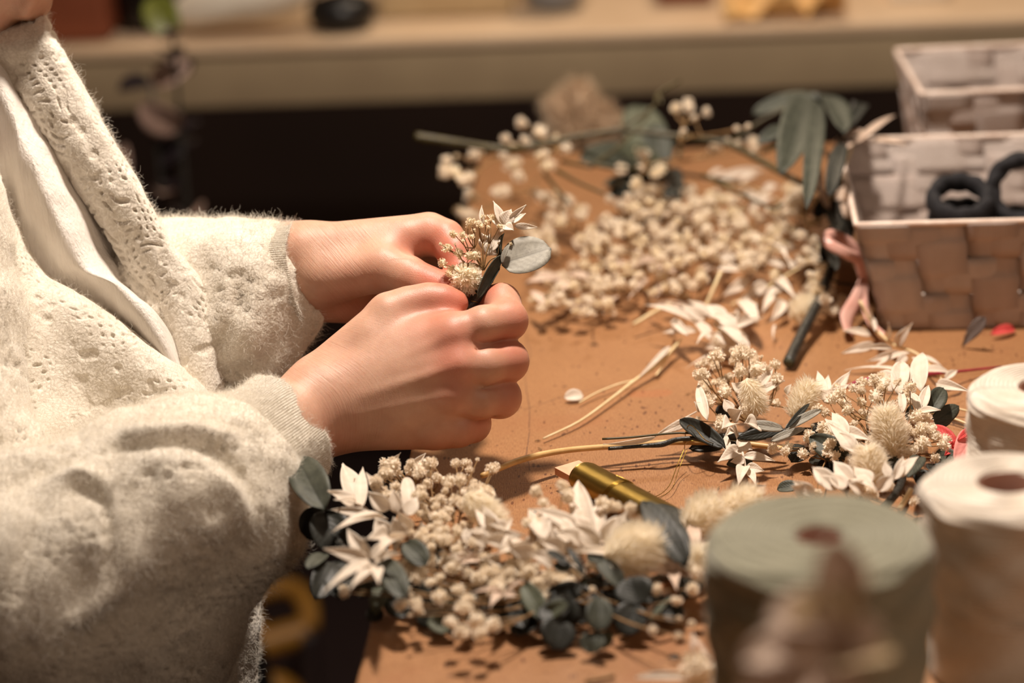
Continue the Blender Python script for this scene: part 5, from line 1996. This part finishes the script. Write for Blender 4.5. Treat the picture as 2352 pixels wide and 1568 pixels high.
sp1 = spray('bleached ruscus spray with long straw stems lying in the middle of the bare wood', 'dried leaves', (1500, 830, 0),
            [(1600, 740, 1480, 700, 26, .02, .03), (1620, 735, 1560, 700, 40, .02, .03), (1640, 750, 1700, 720, 44, .02, .026), (1650, 760, 1757, 728, 26, .018, .022), (1630, 780, 1590, 735, 40, .012, .02), (1600, 760, 1520, 765, 22),
             (1690, 790, 1640, 765, 34, .018, .02), (1690, 800, 1735, 830, 34, .012, .008), (1660, 790, 1620, 800, 26, .010, .006), (1580, 770, 1545, 740, 26), (1640, 730, 1580, 690, 30, .02, .03), (1670, 740, 1620, 700, 44, .024, .03),
             (1690, 760, 1640, 720, 50, .022, .03), (1700, 790, 1650, 750, 46, .02, .026), (1720, 810, 1690, 770, 36, .016, .022), (1700, 800, 1575, 845, 12, .01, .005), (1640, 770, 1600, 790, 22), (1740, 740, 1690, 700, 40)],
            [[(1248, 1007, .003), (1330, 968, .004), (1400, 918, .005), (1460, 872, .006), (1510, 838, .007), (1560, 785, .010)], [(1330, 925, .003), (1370, 902, .004), (1420, 882, .005), (1470, 866, .006), (1530, 812, .009)],
             [(1507, 862, .003), (1535, 820, .006), (1565, 778, .010)], [(1455, 745, .010), (1500, 718, .014), (1545, 695, .018)], [(1618, 712, .012), (1640, 660, .026), (1655, 625, .034)]],
            [[.0006, .0008, .0009, .0012, .0013, .0010], .0006, .0008, .0012, .0013])
o = leaf(sp1, 'petal', 'ruscus', (1340, 908, .003), (1296, 912, .004), 30, 'round')
leaf(sp1, 'leaf', 'ruscus', (1540, 795, .010), (1462, 872, .006), 16, roll=.3)
spray('bleached ruscus tips fallen at the near front corner of the woven basket', 'dried leaves', (2060, 800, 0),
      [(2000, 770, 1935, 758, 24, .010, .014), (2010, 790, 1932, 812, 28), (2050, 800, 1970, 800, 20), (2060, 795, 2095, 742, 34, .012, .03), (2040, 780, 2040, 740, 16, .012, .028), (2070, 810, 1990, 830, 22), (2090, 810, 2000, 850, 20),
       (2110, 820, 2165, 842, 20, .012, .008), (2080, 815, 2050, 850, 26), (2100, 820, 2120, 860, 30), (2010, 760, 1985, 735, 16), (2130, 850, 2060, 870, 20), (2120, 850, 2190, 860, 30, .014, .01), (2000, 745, 1990, 700, 12, .014, .03),
       (2170, 870, 2200, 850, 22, .012, .014), (2150, 880, 2230, 900, 34), (2130, 870, 1940, 850, 16)],
      [[(2000, 745, .014), (2050, 790, .012), (2110, 815, .012), (2170, 880, .010)], [(1975, 690, .03), (2005, 750, .012)]], [.0009, .0011])
spray('aged pinkish ruscus leaves along the left front edge of the baby\'s breath heap', 'dried leaves', (1340, 690, 0),
      [(1300, 690, 1245, 716, 30), (1330, 660, 1260, 690, 34), (1350, 640, 1290, 640, 30), (1280, 640, 1205, 650, 30), (1300, 650, 1230, 625, 26), (1360, 690, 1300, 710, 24), (1420, 680, 1360, 720, 30), (1250, 700, 1215, 670, 26),
       (1460, 610, 1530, 600, 34, .02, .03), (1500, 600, 1560, 630, 34, .02, .02), (1450, 620, 1400, 600, 30, .02, .03), (1480, 640, 1440, 690, 22), (1400, 610, 1330, 640, 26), (1530, 640, 1500, 690, 22), (1580, 700, 1490, 700, 20), (1640, 610, 1590, 650, 24)],
      [[(1230, 690, .008), (1340, 660, .012), (1480, 620, .018)]], [.0009], mat='ruscus_dim')
spray('cream ruscus leaves at the right front of the heap beside the dark branch', 'dried leaves', (1750, 690, 0),
      [(1720, 640, 1660, 680, 34, .02, .01), (1760, 650, 1700, 690, 40, .02, .012), (1790, 660, 1750, 720, 34, .018, .008), (1800, 690, 1770, 740, 34, .014, .006), (1740, 700, 1680, 730, 36), (1830, 610, 1760, 600, 30, .024, .02), (1700, 620, 1640, 620, 26, .02, .02),
       (1860, 600, 1920, 580, 24, .024, .028), (1780, 640, 1830, 690, 30), (1730, 720, 1690, 750, 24), (1900, 650, 1850, 630, 26), (1780, 745, 1775, 780, 8, .010, .004), (1760, 560, 1810, 600, 34, .03, .03), (1690, 585, 1640, 600, 30, .024, .024)],
      [[(1680, 700, .010), (1760, 660, .016), (1860, 600, .024)]], [.0009])
spray('pale curled leaves caught on the rear left corner of the woven basket', 'dried leaves', (1960, 325, .02),
      [(1965, 328, 2058, 264, 22, .09, .10), (1990, 305, 1935, 320, 30, .09, .09), (2000, 320, 2090, 335, 16, .088, .088), (1890, 450, 1870, 360, 24, .06, .075), (1905, 480, 1880, 420, 22, .05, .06), (1930, 400, 1890, 340, 22, .07, .08), (1960, 330, 1900, 370, 20, .09, .08),
       (1920, 460, 1950, 420, 22, .06, .07), (1940, 500, 1925, 440, 20, .05, .06)],
      [[(1960, 325, .088), (1925, 420, .06), (1900, 470, .05)]], [.0009], mat='ruscus_dim')
spray('cream leaf scraps on the bare wood behind the baby\'s breath heap', 'dried leaves', (1690, 400, 0),
      [(1640, 415, 1762, 390, 26, .006, .008), (1750, 410, 1690, 430, 26), (1790, 430, 1740, 460, 34), (1720, 480, 1780, 450, 30), (1660, 390, 1620, 415, 18), (1820, 470, 1770, 500, 26), (1700, 440, 1760, 470, 28)],
      [[(1640, 420, .006), (1720, 430, .008), (1800, 470, .008)]], [.0008])

bt1 = bunny_tail(None, A(1843, 712, .014), RGT * .9 + UPV * .5, .024, .0100, 1300, seed=10)
tag(bt1, 'loose round bunny tail head just left of the dark cut branch', 'bunny tail')
bt2 = bunny_tail(None, A(1668, 782, .012), RGT * .8 - UPV * .5, .022, .0095, 1300, seed=11)
tag(bt2, 'loose bunny tail head under the ruscus spray behind the farther wreath', 'bunny tail')
t_ = thing('babys_breath_sprig', 'small baby\'s breath cluster right of the dark cut branch', 'flower', A(1910, 700, 0))
pos = []
for x, y in [(1905, 690), (1925, 700), (1890, 680), (1915, 715), (1935, 690), (1900, 710), (1880, 700)]:
    p_ = A(x, y, .012)
    pos.append(p_)
    blossom(t_, p_, px2m(12, 1.6))
stems(t_, A(1960, 700, .004), pos)

# ================================================================== woven ribbon baskets
def basket(name_label, rim, base, zr, nc, nr_, rows_off=0.0):
    """rim/base: four corners (near-left, near-right, far-right, far-left) in world coordinates"""
    t_ = thing('woven_basket', name_label, 'basket', np.mean(base, 0))
    G = Geo()
    for i in range(4):
        G.tube([rim[i], (rim[i] + rim[(i + 1) % 4]) / 2, rim[(i + 1) % 4]], .0021, 8, 14)
    G.obj('rim', 'rim', t_)
    for k in range(4):
        a, b = rim[k], rim[(k + 1) % 4]
        c, d = base[(k + 1) % 4], base[k]
        n = unit(np.cross(b - a, d - a))
        if n @ (np.mean(rim, 0) - a) > 0:
            n = -n
        nc_ = nc[k % 2]
        V, F, uv = [], [], []
        # upright ribbons and crosswise ribbons, each passing over and under its neighbours
        for kind in (0, 1):
            cnt = nc_ if kind == 0 else nr_
            for s in range(cnt):
                o = len(V)
                m1 = 40 if kind == 0 else 10 * nc_
                lo_, hi_ = s / cnt + .004, (s + 1) / cnt - .004
                for i in range(m1 + 1):
                    for j in range(5):
                        l_ = i / m1
                        x = lo_ + (hi_ - lo_) * j / 4
                        u, v = (x, l_) if kind == 0 else (l_, x)
                        phase = math.pi * ((u * nc_ if kind == 1 else v * nr_) + s + (0.5 if kind == 0 else 1.5))
                        wv_ = math.sin(phase)
                        wv_ = math.copysign(abs(wv_) ** .18, wv_) * .0013
                        e_ = .0003 * (1 - abs(2 * j / 4 - 1))
                        p_ = (a * (1 - u) + b * u) * (1 - v) + (d * (1 - u) + c * u) * v + n * (wv_ + e_)
                        V.append(p_)
                        L_ = np.linalg.norm(b - a) if kind == 0 else np.linalg.norm(d - a)
                        uv.append(((u if kind == 0 else v) * L_, l_, (s * 7 + kind * 3 + k) % 5 / 5 + (.6 if j in (0, 4) else 0)))
                for i in range(m1):
                    for j in range(4):
                        F.append((o + i * 5 + j, o + i * 5 + j + 1, o + (i + 1) * 5 + j + 1, o + (i + 1) * 5 + j))
        o_ = mesh('woven_side', V, F, 'ribbon', t_, True, {'huv': ('FLOAT_VECTOR', uv)})
        o_.modifiers.new('thickness', 'SOLIDIFY').thickness = .0006
    V = [b_ + np.array([0, 0, .0012]) for b_ in base]
    uv = [(0, 0, 0), (.2, 0, 0), (.2, .2, 0), (0, .2, 0)]
    o_ = mesh('basket_floor', V, [(0, 1, 2, 3)], 'ribbon', t_, False, {'huv': ('FLOAT_VECTOR', uv)})
    o_.modifiers.new('thickness', 'SOLIDIFY').thickness = .0008
    return t_


def quad(nl, yaw, wx, dy):
    e1 = np.array([math.cos(yaw), math.sin(yaw), 0])
    e2 = np.array([-math.sin(yaw), math.cos(yaw), 0])
    return [nl, nl + e1 * wx, nl + e1 * wx + e2 * dy, nl + e2 * dy]


nl = A(1967, 517, .078)
fl = A(1945, 322, .078)
nr = A(2352, 503, .078)
yaw1 = math.atan2(nr[1] - nl[1], nr[0] - nl[0])
yawL = math.atan2(-(fl[0] - nl[0]), fl[1] - nl[1])
rim1 = quad(nl, (yaw1 + yawL) / 2, .215, np.linalg.norm(fl - nl))
bl = A(2032, 758, 0)
base1 = quad(bl + np.array([0, 0, .0006]), (yaw1 + yawL) / 2, .180, np.linalg.norm(fl - nl) - .03)
basket('nearer woven taupe ribbon basket holding the black hair ties', rim1, base1, .078, (6, 6), 3)
nl2, fl2 = A(2117, 216, .095), A(2047, 116, .095)
yw2 = math.atan2(-(fl2[0] - nl2[0]), fl2[1] - nl2[1])
rim2 = quad(nl2, yw2 * .6, .20, np.linalg.norm(fl2 - nl2))
b2_ = nl2 + np.array([.012, .016, 0])
b2_[2] = TZ + .0006
base2 = quad(b2_, yw2 * .6, .175, np.linalg.norm(fl2 - nl2) - .03)
basket('farther woven taupe ribbon basket, empty, behind the one with the hair ties', rim2, base2, .095, (5, 5), 3)

for (cx, cy, z, R_, r_, nrm, lab) in [(2206, 458, .062, .0190, .0052, (.0, -.40, .9), 'black stretchy hair tie lying on top in the basket, left one of the two showing'),
                                      (2350, 436, .066, .0215, .0058, (-.2, -.85, .4), 'black hair tie standing on edge in the basket, cut by the right border'),
                                      (2215, 470, .046, .020, .0055, (0, -.1, 1), None), (2225, 474, .032, .021, .0055, (0, .1, 1), None), (2210, 480, .018, .021, .0055, (.1, 0, 1), None), (2220, 480, .0065, .021, .0052, (0, 0, 1), None),
                                      (2345, 500, .040, .020, .0055, (.1, -.1, 1), None), (2345, 505, .026, .021, .0055, (0, .1, 1), None), (2350, 505, .012, .021, .0055, (0, 0, 1), None)]:
    c_ = A(cx, cy, z)
    if lab is None:
        c_ = np.array([*A(cx, 460, .060)[:2], TZ + z])
    n_ = unit(nrm)
    s_ = unit(np.cross(n_, [0.1, 0.2, 1]))
    t_ = np.cross(n_, s_)
    V = []
    for i in range(64):
        th = 2 * math.pi * i / 64
        d_ = s_ * math.cos(th) + t_ * math.sin(th)
        for j in range(16):
            ph = 2 * math.pi * j / 16
            rr = r_ * (1 + .10 * math.sin(9 * th + 2 * ph))
            V.append(c_ + d_ * (R_ + rr * math.cos(ph)) + n_ * rr * 1.5 * math.sin(ph))
    F = []
    for i in range(64):
        for j in range(16):
            F.append((i * 16 + j, i * 16 + (j + 1) % 16, ((i + 1) % 64) * 16 + (j + 1) % 16, ((i + 1) % 64) * 16 + j))
    tag(mesh('hair_tie', V, F, 'black'), lab or 'black hair tie buried in the stack inside the nearer basket', 'hair tie', None if lab else 'hair ties underneath')

# pink satin ribbon
pr = thing('satin_ribbon', 'pink satin ribbon looped at the left side of the nearer basket', 'ribbon', A(1960, 700, 0))
strip(pr, 'loop', 'satin', [P(1990, 645, 1.66), P(1975, 600, 1.65), P(1945, 582, 1.64), P(1905, 560, 1.64), P(1903, 540, 1.645), P(1930, 545, 1.65), P(1965, 575, 1.655), P(1985, 640, 1.66)], .0075, hint=-FWD)
strip(pr, 'tail', 'satin', [P(1985, 640, 1.66), P(1965, 690, 1.645), P(1945, 730, 1.635), P(1950, 765, 1.62)], [.007, .010, .012, .009], hint=(.6, -.6, .5))
strip(pr, 'tail', 'satin', [P(1988, 640, 1.66), P(1985, 690, 1.65), P(2000, 740, 1.63), P(2030, 768, 1.615)], [.006, .006, .005, .003], hint=(.2, -.9, .3))
o = leaf(None, 'leaf_scrap', 'greyleaf', (2262, 728, .024), (2210, 796, .001), 42, 'ruscus', .1, .03)
tag(o, 'pointed grey leaf scrap propped against the basket front', 'leaf')
o = leaf(None, 'flower_petal', 'coral', (2330, 755, .003), (2276, 768, .004), 26, 'egg', .2, .1)
tag(o, 'coral red petal on the wood in front of the basket', 'petal')
o = leaf(None, 'flower_petal', 'coral', (2200, 1030, .012), (2140, 978, .02), 34, 'egg', .2, .1)
tag(o, 'coral petal sticking out between the farther wreath and the spools', 'petal')
o = leaf(None, 'flower_petal', 'coral', (2225, 1010, .012), (2170, 1045, .014), 26, 'egg', .2, .1)
tag(o, 'second coral petal lying below the first beside the rear spool', 'petal')
o = leaf(None, 'flower_petal', 'pinkpet', (2235, 1000, .012), (2195, 1065, .012), 56, 'egg', .2, .1)
tag(o, 'pale pink petal pressed against the rear cream spool', 'petal')
o = leaf(None, 'flower_petal', 'coral', (2240, 985, .016), (2200, 1010, .02), 20, 'egg', .2, .1)
tag(o, 'narrow coral petal above the pale pink one at the rear spool', 'petal')
tag(tobj(None, 'dyed_stem', 'magenta', [A(1936, 892, .016), A(1975, 876, .020), A(2020, 868, .022), A(2100, 862, .022), A(2180, 855, .010), A(2300, 842, .003)], [.0010, .0018, .0016, .0014, .0009, .0007], 8), 'thin magenta dyed stem passing behind the farther wreath', 'stem')
tag(tobj(None, 'straw_bit', 'twig_pale', [A(2067, 1168, .014), A(2093, 1124, .020)], .0016, 8), 'short pale straw end poking out above the sage spool', 'straw')
for i, (pp, lab) in enumerate([([(2100, 945, .006), (2170, 955, .005), (2228, 975, .004)], 'upper'), ([(2110, 930, .006), (2180, 935, .006), (2228, 945, .004)], 'lower')]):
    tag(tobj(None, 'straw_fibre', 'twig_pale', [A(*q) for q in pp], .0007, 6), 'thin straw fibre between the farther wreath and the rear spool', 'straw', 'straw fibres by the rear spool')
o = leaf(None, 'petal_scrap', 'ruscus', (1600, 1556, .004), (1458, 1556, .006), 20, 'egg', .2, .1)
tag(o, 'long cream petal on the wood at the bottom edge left of the sage spool', 'petal')
o = blossom(None, A(1605, 1540, .012), .0095, name='loose_blossom')
tag(o, 'loose cream blossom on the wood touching the sage spool', 'flower')
o = leaf(None, 'leaf_scrap', 'euc_dark', (1562, 1508, .003), (1528, 1510, .002), 14, 'ruscus', .2, .1)
tag(o, 'tiny dark leaf chip on the wood below the nearer wreath', 'leaf')
tag(tobj(None, 'twig_bit', 'twig', [A(1345, 1566, .002), A(1412, 1552, .003)], .0012, 7), 'short brown twig on the wood at the bottom edge', 'twig')
o = leaf(None, 'petal_scrap', 'ruscus_dim', (1585, 1455, .010), (1640, 1530, .004), 12, 'ruscus', .2, .1)
tag(o, 'narrow cream petal hanging between the nearer wreath and the sage spool', 'petal')
o = leaf(None, 'leaf_scrap', 'euc_dark', (1222, 1182, .002), (1236, 1170, .003), 8, 'ruscus', .2, .1)
tag(o, 'dark speck of leaf on the wood above the nearer wreath\'s middle', 'leaf')
crumbs = [(1393, 1113), (1280, 1093), (1600, 1130), (1240, 1030), (1100, 1140), (1720, 1135), (1650, 1120), (1235, 1012), (1360, 905), (1390, 915), (1755, 858), (1250, 1180), (1490, 1130), (2260, 800), (1580, 905), (1520, 965), (1930, 865)]
G = Geo()
for x, y in crumbs:
    p_ = A(x, y, .0008)
    a_ = rnd.uniform(0, 3.1)
    d_ = np.array([math.cos(a_), math.sin(a_), 0]) * rnd.uniform(.0008, .0022)
    G.tube([p_ - d_, p_ + np.array([0, 0, .0004]), p_ + d_], [.0002, .0005, .0002], 5, 4)
tag(G.obj('plant_crumbs', 'twig'), 'tiny brown plant crumbs scattered over the wood', 'debris', kind='stuff')

# ================================================================== gold wire on its paddle
gw = thing('wire_spool', 'gold craft wire wound on a small raw wood paddle, between the two wreaths', 'wire spool', A(1440, 1120, 0))
ga, gbb = A(1338, 1092, .012), A(1580, 1222, .012)
gd = unit(gbb - ga)
gs = unit(np.cross(gd, [0, 0, 1]))
gn = np.cross(gs, gd)
V, uv = [], []
nu_, ns_ = 70, 40
LL = np.linalg.norm(gbb - ga)
for i in range(nu_):
    u = i / (nu_ - 1)
    env = 1.0 if 0.02 < u < .98 else .93
    for j in range(ns_):
        th = 2 * math.pi * j / ns_
        V.append(ga + gd * u * LL + gs * math.cos(th) * .0104 * env + gn * math.sin(th) * .0088 * env)
        uv.append((u * LL / .00042, 0, 0))
F = grid_faces(nu_, ns_, True) + [tuple(range(ns_))[::-1], tuple((nu_ - 1) * ns_ + j for j in range(ns_))]
mesh('wire_winding', V, F, 'gold', gw, True, {'huv': ('FLOAT_VECTOR', uv)})
V = []
for u in (-.0160, LL + .012):
    for sx in (-1, 1):
        for sz in (-1, 1):
            V.append(ga + gd * u + gs * sx * .0086 + gn * sz * .0022)
mesh('paddle', V, [(0, 1, 3, 2), (4, 6, 7, 5), (0, 4, 5, 1), (2, 3, 7, 6), (0, 2, 6, 4), (1, 5, 7, 3)], 'core', gw, False)
G = Geo()
for q in range(3):
    uq = LL * (.34 + .012 * q)
    G.tube([ga + gd * (uq + .0025 * math.sin(th)) + gs * math.cos(th) * .0108 + gn * math.sin(th) * .0092 for th in np.linspace(0, 6.28, 22)], .00028, 5, 60)
G.tube([A(1412, 1090, .022), A(1440, 1102, .020), A(1462, 1118, .016), A(1450, 1128, .014)], .00024, 5, 24)
G.obj('wire_twist', 'goldwire', gw)
tobj(gw, 'loose_wire', 'goldwire', [A(1462, 1118, .012), A(1500, 1140, .003), A(1535, 1118, .003), A(1555, 1070, .008), A(1572, 1030, .014)], .00024, 5, 50)
tobj(gw, 'loose_wire', 'goldwire', [A(1495, 1150, .003), A(1540, 1125, .004), A(1560, 1075, .008), A(1578, 1032, .015)], .0002, 5, 50)

# ================================================================== cotton cord spools
def spool(c, R0, R1, H_, rh, mat, label, seed):
    t_ = thing('cord_spool', label, 'spool', c)
    prof = []
    n_side = 150
    for i in range(n_side + 1):
        u = i / n_side
        z = .0012 + (H_ - .010) * u
        r = R1 + (R0 - R1) * u + .00045 * math.sin(2 * math.pi * u * H_ / .0026) + .0010 * math.sin(u * 9 + seed)
        prof.append((r, z))
    for i in range(1, 12):
        th = i / 11 * math.pi / 2
        prof.append((R0 - .0085 * (1 - math.cos(th)), H_ - .0088 + .0088 * math.sin(th)))
    rl = prof[-1][0]
    for i in range(1, 22):
        r = rl + (rh + .0015 - rl) * i / 21
        prof.append((r, H_ + .0004 * math.sin(2 * math.pi * r / .0024)))
    prof.append((rh, H_ - .002))
    prof.append((rh, .002))
    prof.append((R1 - .002, .0012))
    V, F = lathe_geo(prof, c, 96)
    V = np.array(V)
    rel = V - np.asarray(c)
    th = np.arctan2(rel[:, 1], rel[:, 0])
    rr = np.hypot(rel[:, 0], rel[:, 1])
    # criss-cross winding
    wob = .0006 * np.sin(7 * th + rel[:, 2] * 260) + .0005 * np.sin(-7 * th + rel[:, 2] * 240)
    side = rr > R0 * .9
    V[:, 0] += np.cos(th) * wob * side
    V[:, 1] += np.sin(th) * wob * side
    V[:, 2] += .0014 * vnoise(V, 60, seed) * (rel[:, 2] > H_ * .8)
    uv = np.stack([rel[:, 2] / .0026 + rr / .0024 + th * .8, th, rr], 1)
    mesh('cord_winding', V, F, mat, t_, True, {'huv': ('FLOAT_VECTOR', uv)})
    V, F = lathe_geo([(rh - .0001, .0006), (rh - .0001, H_ - .001), (rh - .0013, H_ - .001), (rh - .0013, .0006), (rh - .0001, .0006)], c, 40)
    mesh('cardboard_core', V, F, 'card', t_)
    return t_


g_c = A(1880, 1228, .118)
spool((g_c[0], g_c[1], TZ + .0006), .0505, .046, .118, .0098, 'yarn_green', 'thick sage green cotton cord spool, nearest the camera', 1)
w_c = A(2312, 1108, .100)
spool((w_c[0], w_c[1], TZ + .0006), .0415, .034, .100, .0135, 'yarn_white', 'cream cotton cord spool standing close behind and right of the sage one', 2)
w2 = A(2400, 888, .092)
spool((w2[0], w2[1], TZ + .0006), .0415, .037, .092, .0135, 'yarn_white', 'cream cotton cord spool cut by the right border, farther back than the other', 3)

# blurred dried stem right in front of the camera, in a jar below the frame
fj = thing('dried_flower_stem', 'out of focus beige dried flower stem in front of the sage spool', 'dried flower', (*P(1880, 1500, .86)[:2], TZ))
jc = P(1890, 1500, .86)
jar = thing('stoneware_jar', 'pale stoneware jar holding the blurred dried stem, below the picture', 'jar', (jc[0], jc[1], TZ))
V, F = lathe_geo([(.0001, .0008), (.024, .0008), (.028, .008), (.030, .04), (.022, .062), (.020, .070), (.018, .070), (.020, .062), (.027, .04), (.025, .010), (.0001, .006)], (jc[0], jc[1], TZ), 40)
mesh('jar_body', V, F, 'jar', jar)
tobj(fj, 'stem', 'twig', [np.array([jc[0], jc[1], TZ + .008]), np.array([jc[0] + .002, jc[1], TZ + .08]), P(1885, 1520, .86), P(1930, 1400, .87), P(1925, 1300, .88)], [.0016, .0014, .0012, .001, .0008], 7)
for b, t, w_, m_ in [((1930, 1400), (1915, 1235), 90, 'ruscus_dim'), ((1920, 1430), (1760, 1420), 90, 'ruscus_dim'), ((1900, 1480), (2030, 1440), 70, 'ruscus_dim'), ((1890, 1500), (1700, 1520), 90, 'ruscus_dim'), ((1925, 1380), (2000, 1310), 60, 'puff_y'),
                     ((1900, 1470), (1850, 1350), 100, 'puff_y'), ((1885, 1540), (1980, 1570), 90, 'ruscus_dim'), ((1880, 1560), (1780, 1620), 90, 'ruscus_dim'), ((1905, 1450), (1940, 1340), 80, 'tan'), ((1890, 1520), (1790, 1470), 80, 'ruscus_dim'),
                     ((1900, 1530), (2060, 1500), 60, 'tan'), ((1880, 1600), (1690, 1600), 90, 'ruscus_dim'), ((1900, 1500), (1950, 1420), 90, 'ruscus_dim')]:
    leaf(fj, 'petal', m_, (*b, .83), (*t, .825), w_ * 1.45, 'egg', .2, .1, rnd.uniform(-.4, .4), mode='w')

# ================================================================== plants standing on the floor behind
def floor_plant(label, name, cat, px, w_, top, seed, mats, spread, n_l, vase=True, lw=60):
    base = P(px, top[1], w_)
    t_ = thing(name, label, cat, (base[0], base[1], 0))
    rg = random.Random(seed)
    topz = P(px, top[0], w_)[2]
    V, F = lathe_geo([(.0001, .001), (.04, .001), (.05, .05), (.055, .14), (.045, .20), (.038, .22), (.034, .22), (.04, .20), (.05, .14), (.0001, .02)], (base[0], base[1], 0), 40)
    mesh('vase', V, F, 'blackpl', t_)
    for s in range(4):
        a_ = rg.uniform(0, 6.28)
        tip = np.array([base[0] + spread * .5 * math.cos(a_), base[1] + spread * .5 * math.sin(a_), topz - s * .06])
        p0 = np.array([base[0], base[1], .05])
        mid = (p0 + tip) / 2 + np.array([rg.uniform(-.02, .02), 0, .05])
        cc = catmull([p0, mid, tip], 40)
        tobj(t_, 'stem', 'bark', [p0, mid, tip], [.004, .003, .0016], 7, 24)
        for k in range(n_l):
            q = cc[rg.randint(16, 39)]
            d_ = unit([rg.gauss(0, 1), rg.gauss(0, 1), rg.gauss(.2, .7)])
            Vv, Ff, uv = leaf_geo(q, q + d_ * rg.uniform(.03, .05), rg.uniform(.02, .035), 'round', .15, .08, rg.uniform(-1, 1))
            o_ = mesh('leaf', Vv, Ff, rg.choice(mats), t_, True, {'huv': ('FLOAT_VECTOR', uv)})
            o_.modifiers.new('thickness', 'SOLIDIFY').thickness = .0006
    return t_


floor_plant('tall vase of dark eucalyptus standing behind the person in front of the bench', 'vase_plant', 'plant', 385, 2.25, (55, 300), 3, ['darkplant'] * 9 + ['mauve'] * 2 + ['greenplant'], .10, 18)
pv = thing('pampas_vase', 'tall vase of beige pampas plumes behind the table, blurred', 'plant', (*P(1330, 330, 2.22)[:2], 0))
pb = P(1330, 330, 2.22)
V, F = lathe_geo([(.0001, .001), (.05, .001), (.06, .05), (.06, .30), (.045, .42), (.04, .45), (.036, .45), (.05, .30), (.05, .05), (.0001, .02)], (pb[0], pb[1], 0), 40)
mesh('vase', V, F, 'jar', pv)
for (x, y, tx, ty, L_, r_) in [(1345, 285, 1395, 200, .060, .020), (1300, 265, 1250, 190, .052, .017), (1330, 240, 1330, 200, .050, .016), (1375, 300, 1400, 260, .05, .020), (1310, 300, 1290, 250, .05, .020)]:
    c_ = P(x, y, 2.22)
    ax_ = P(tx, ty, 2.22) - P(x, y, 2.22)
    bunny_tail(pv, c_, ax_, L_, r_, 900, 'pampas', 'plume', int(x), spike=r_ * .8)
    tobj(pv, 'stem', 'twig_pale', [np.array([pb[0], pb[1], .05]), np.array([pb[0], pb[1], .45]), c_ - unit(ax_) * L_ * .45], .0015, 6, 12)
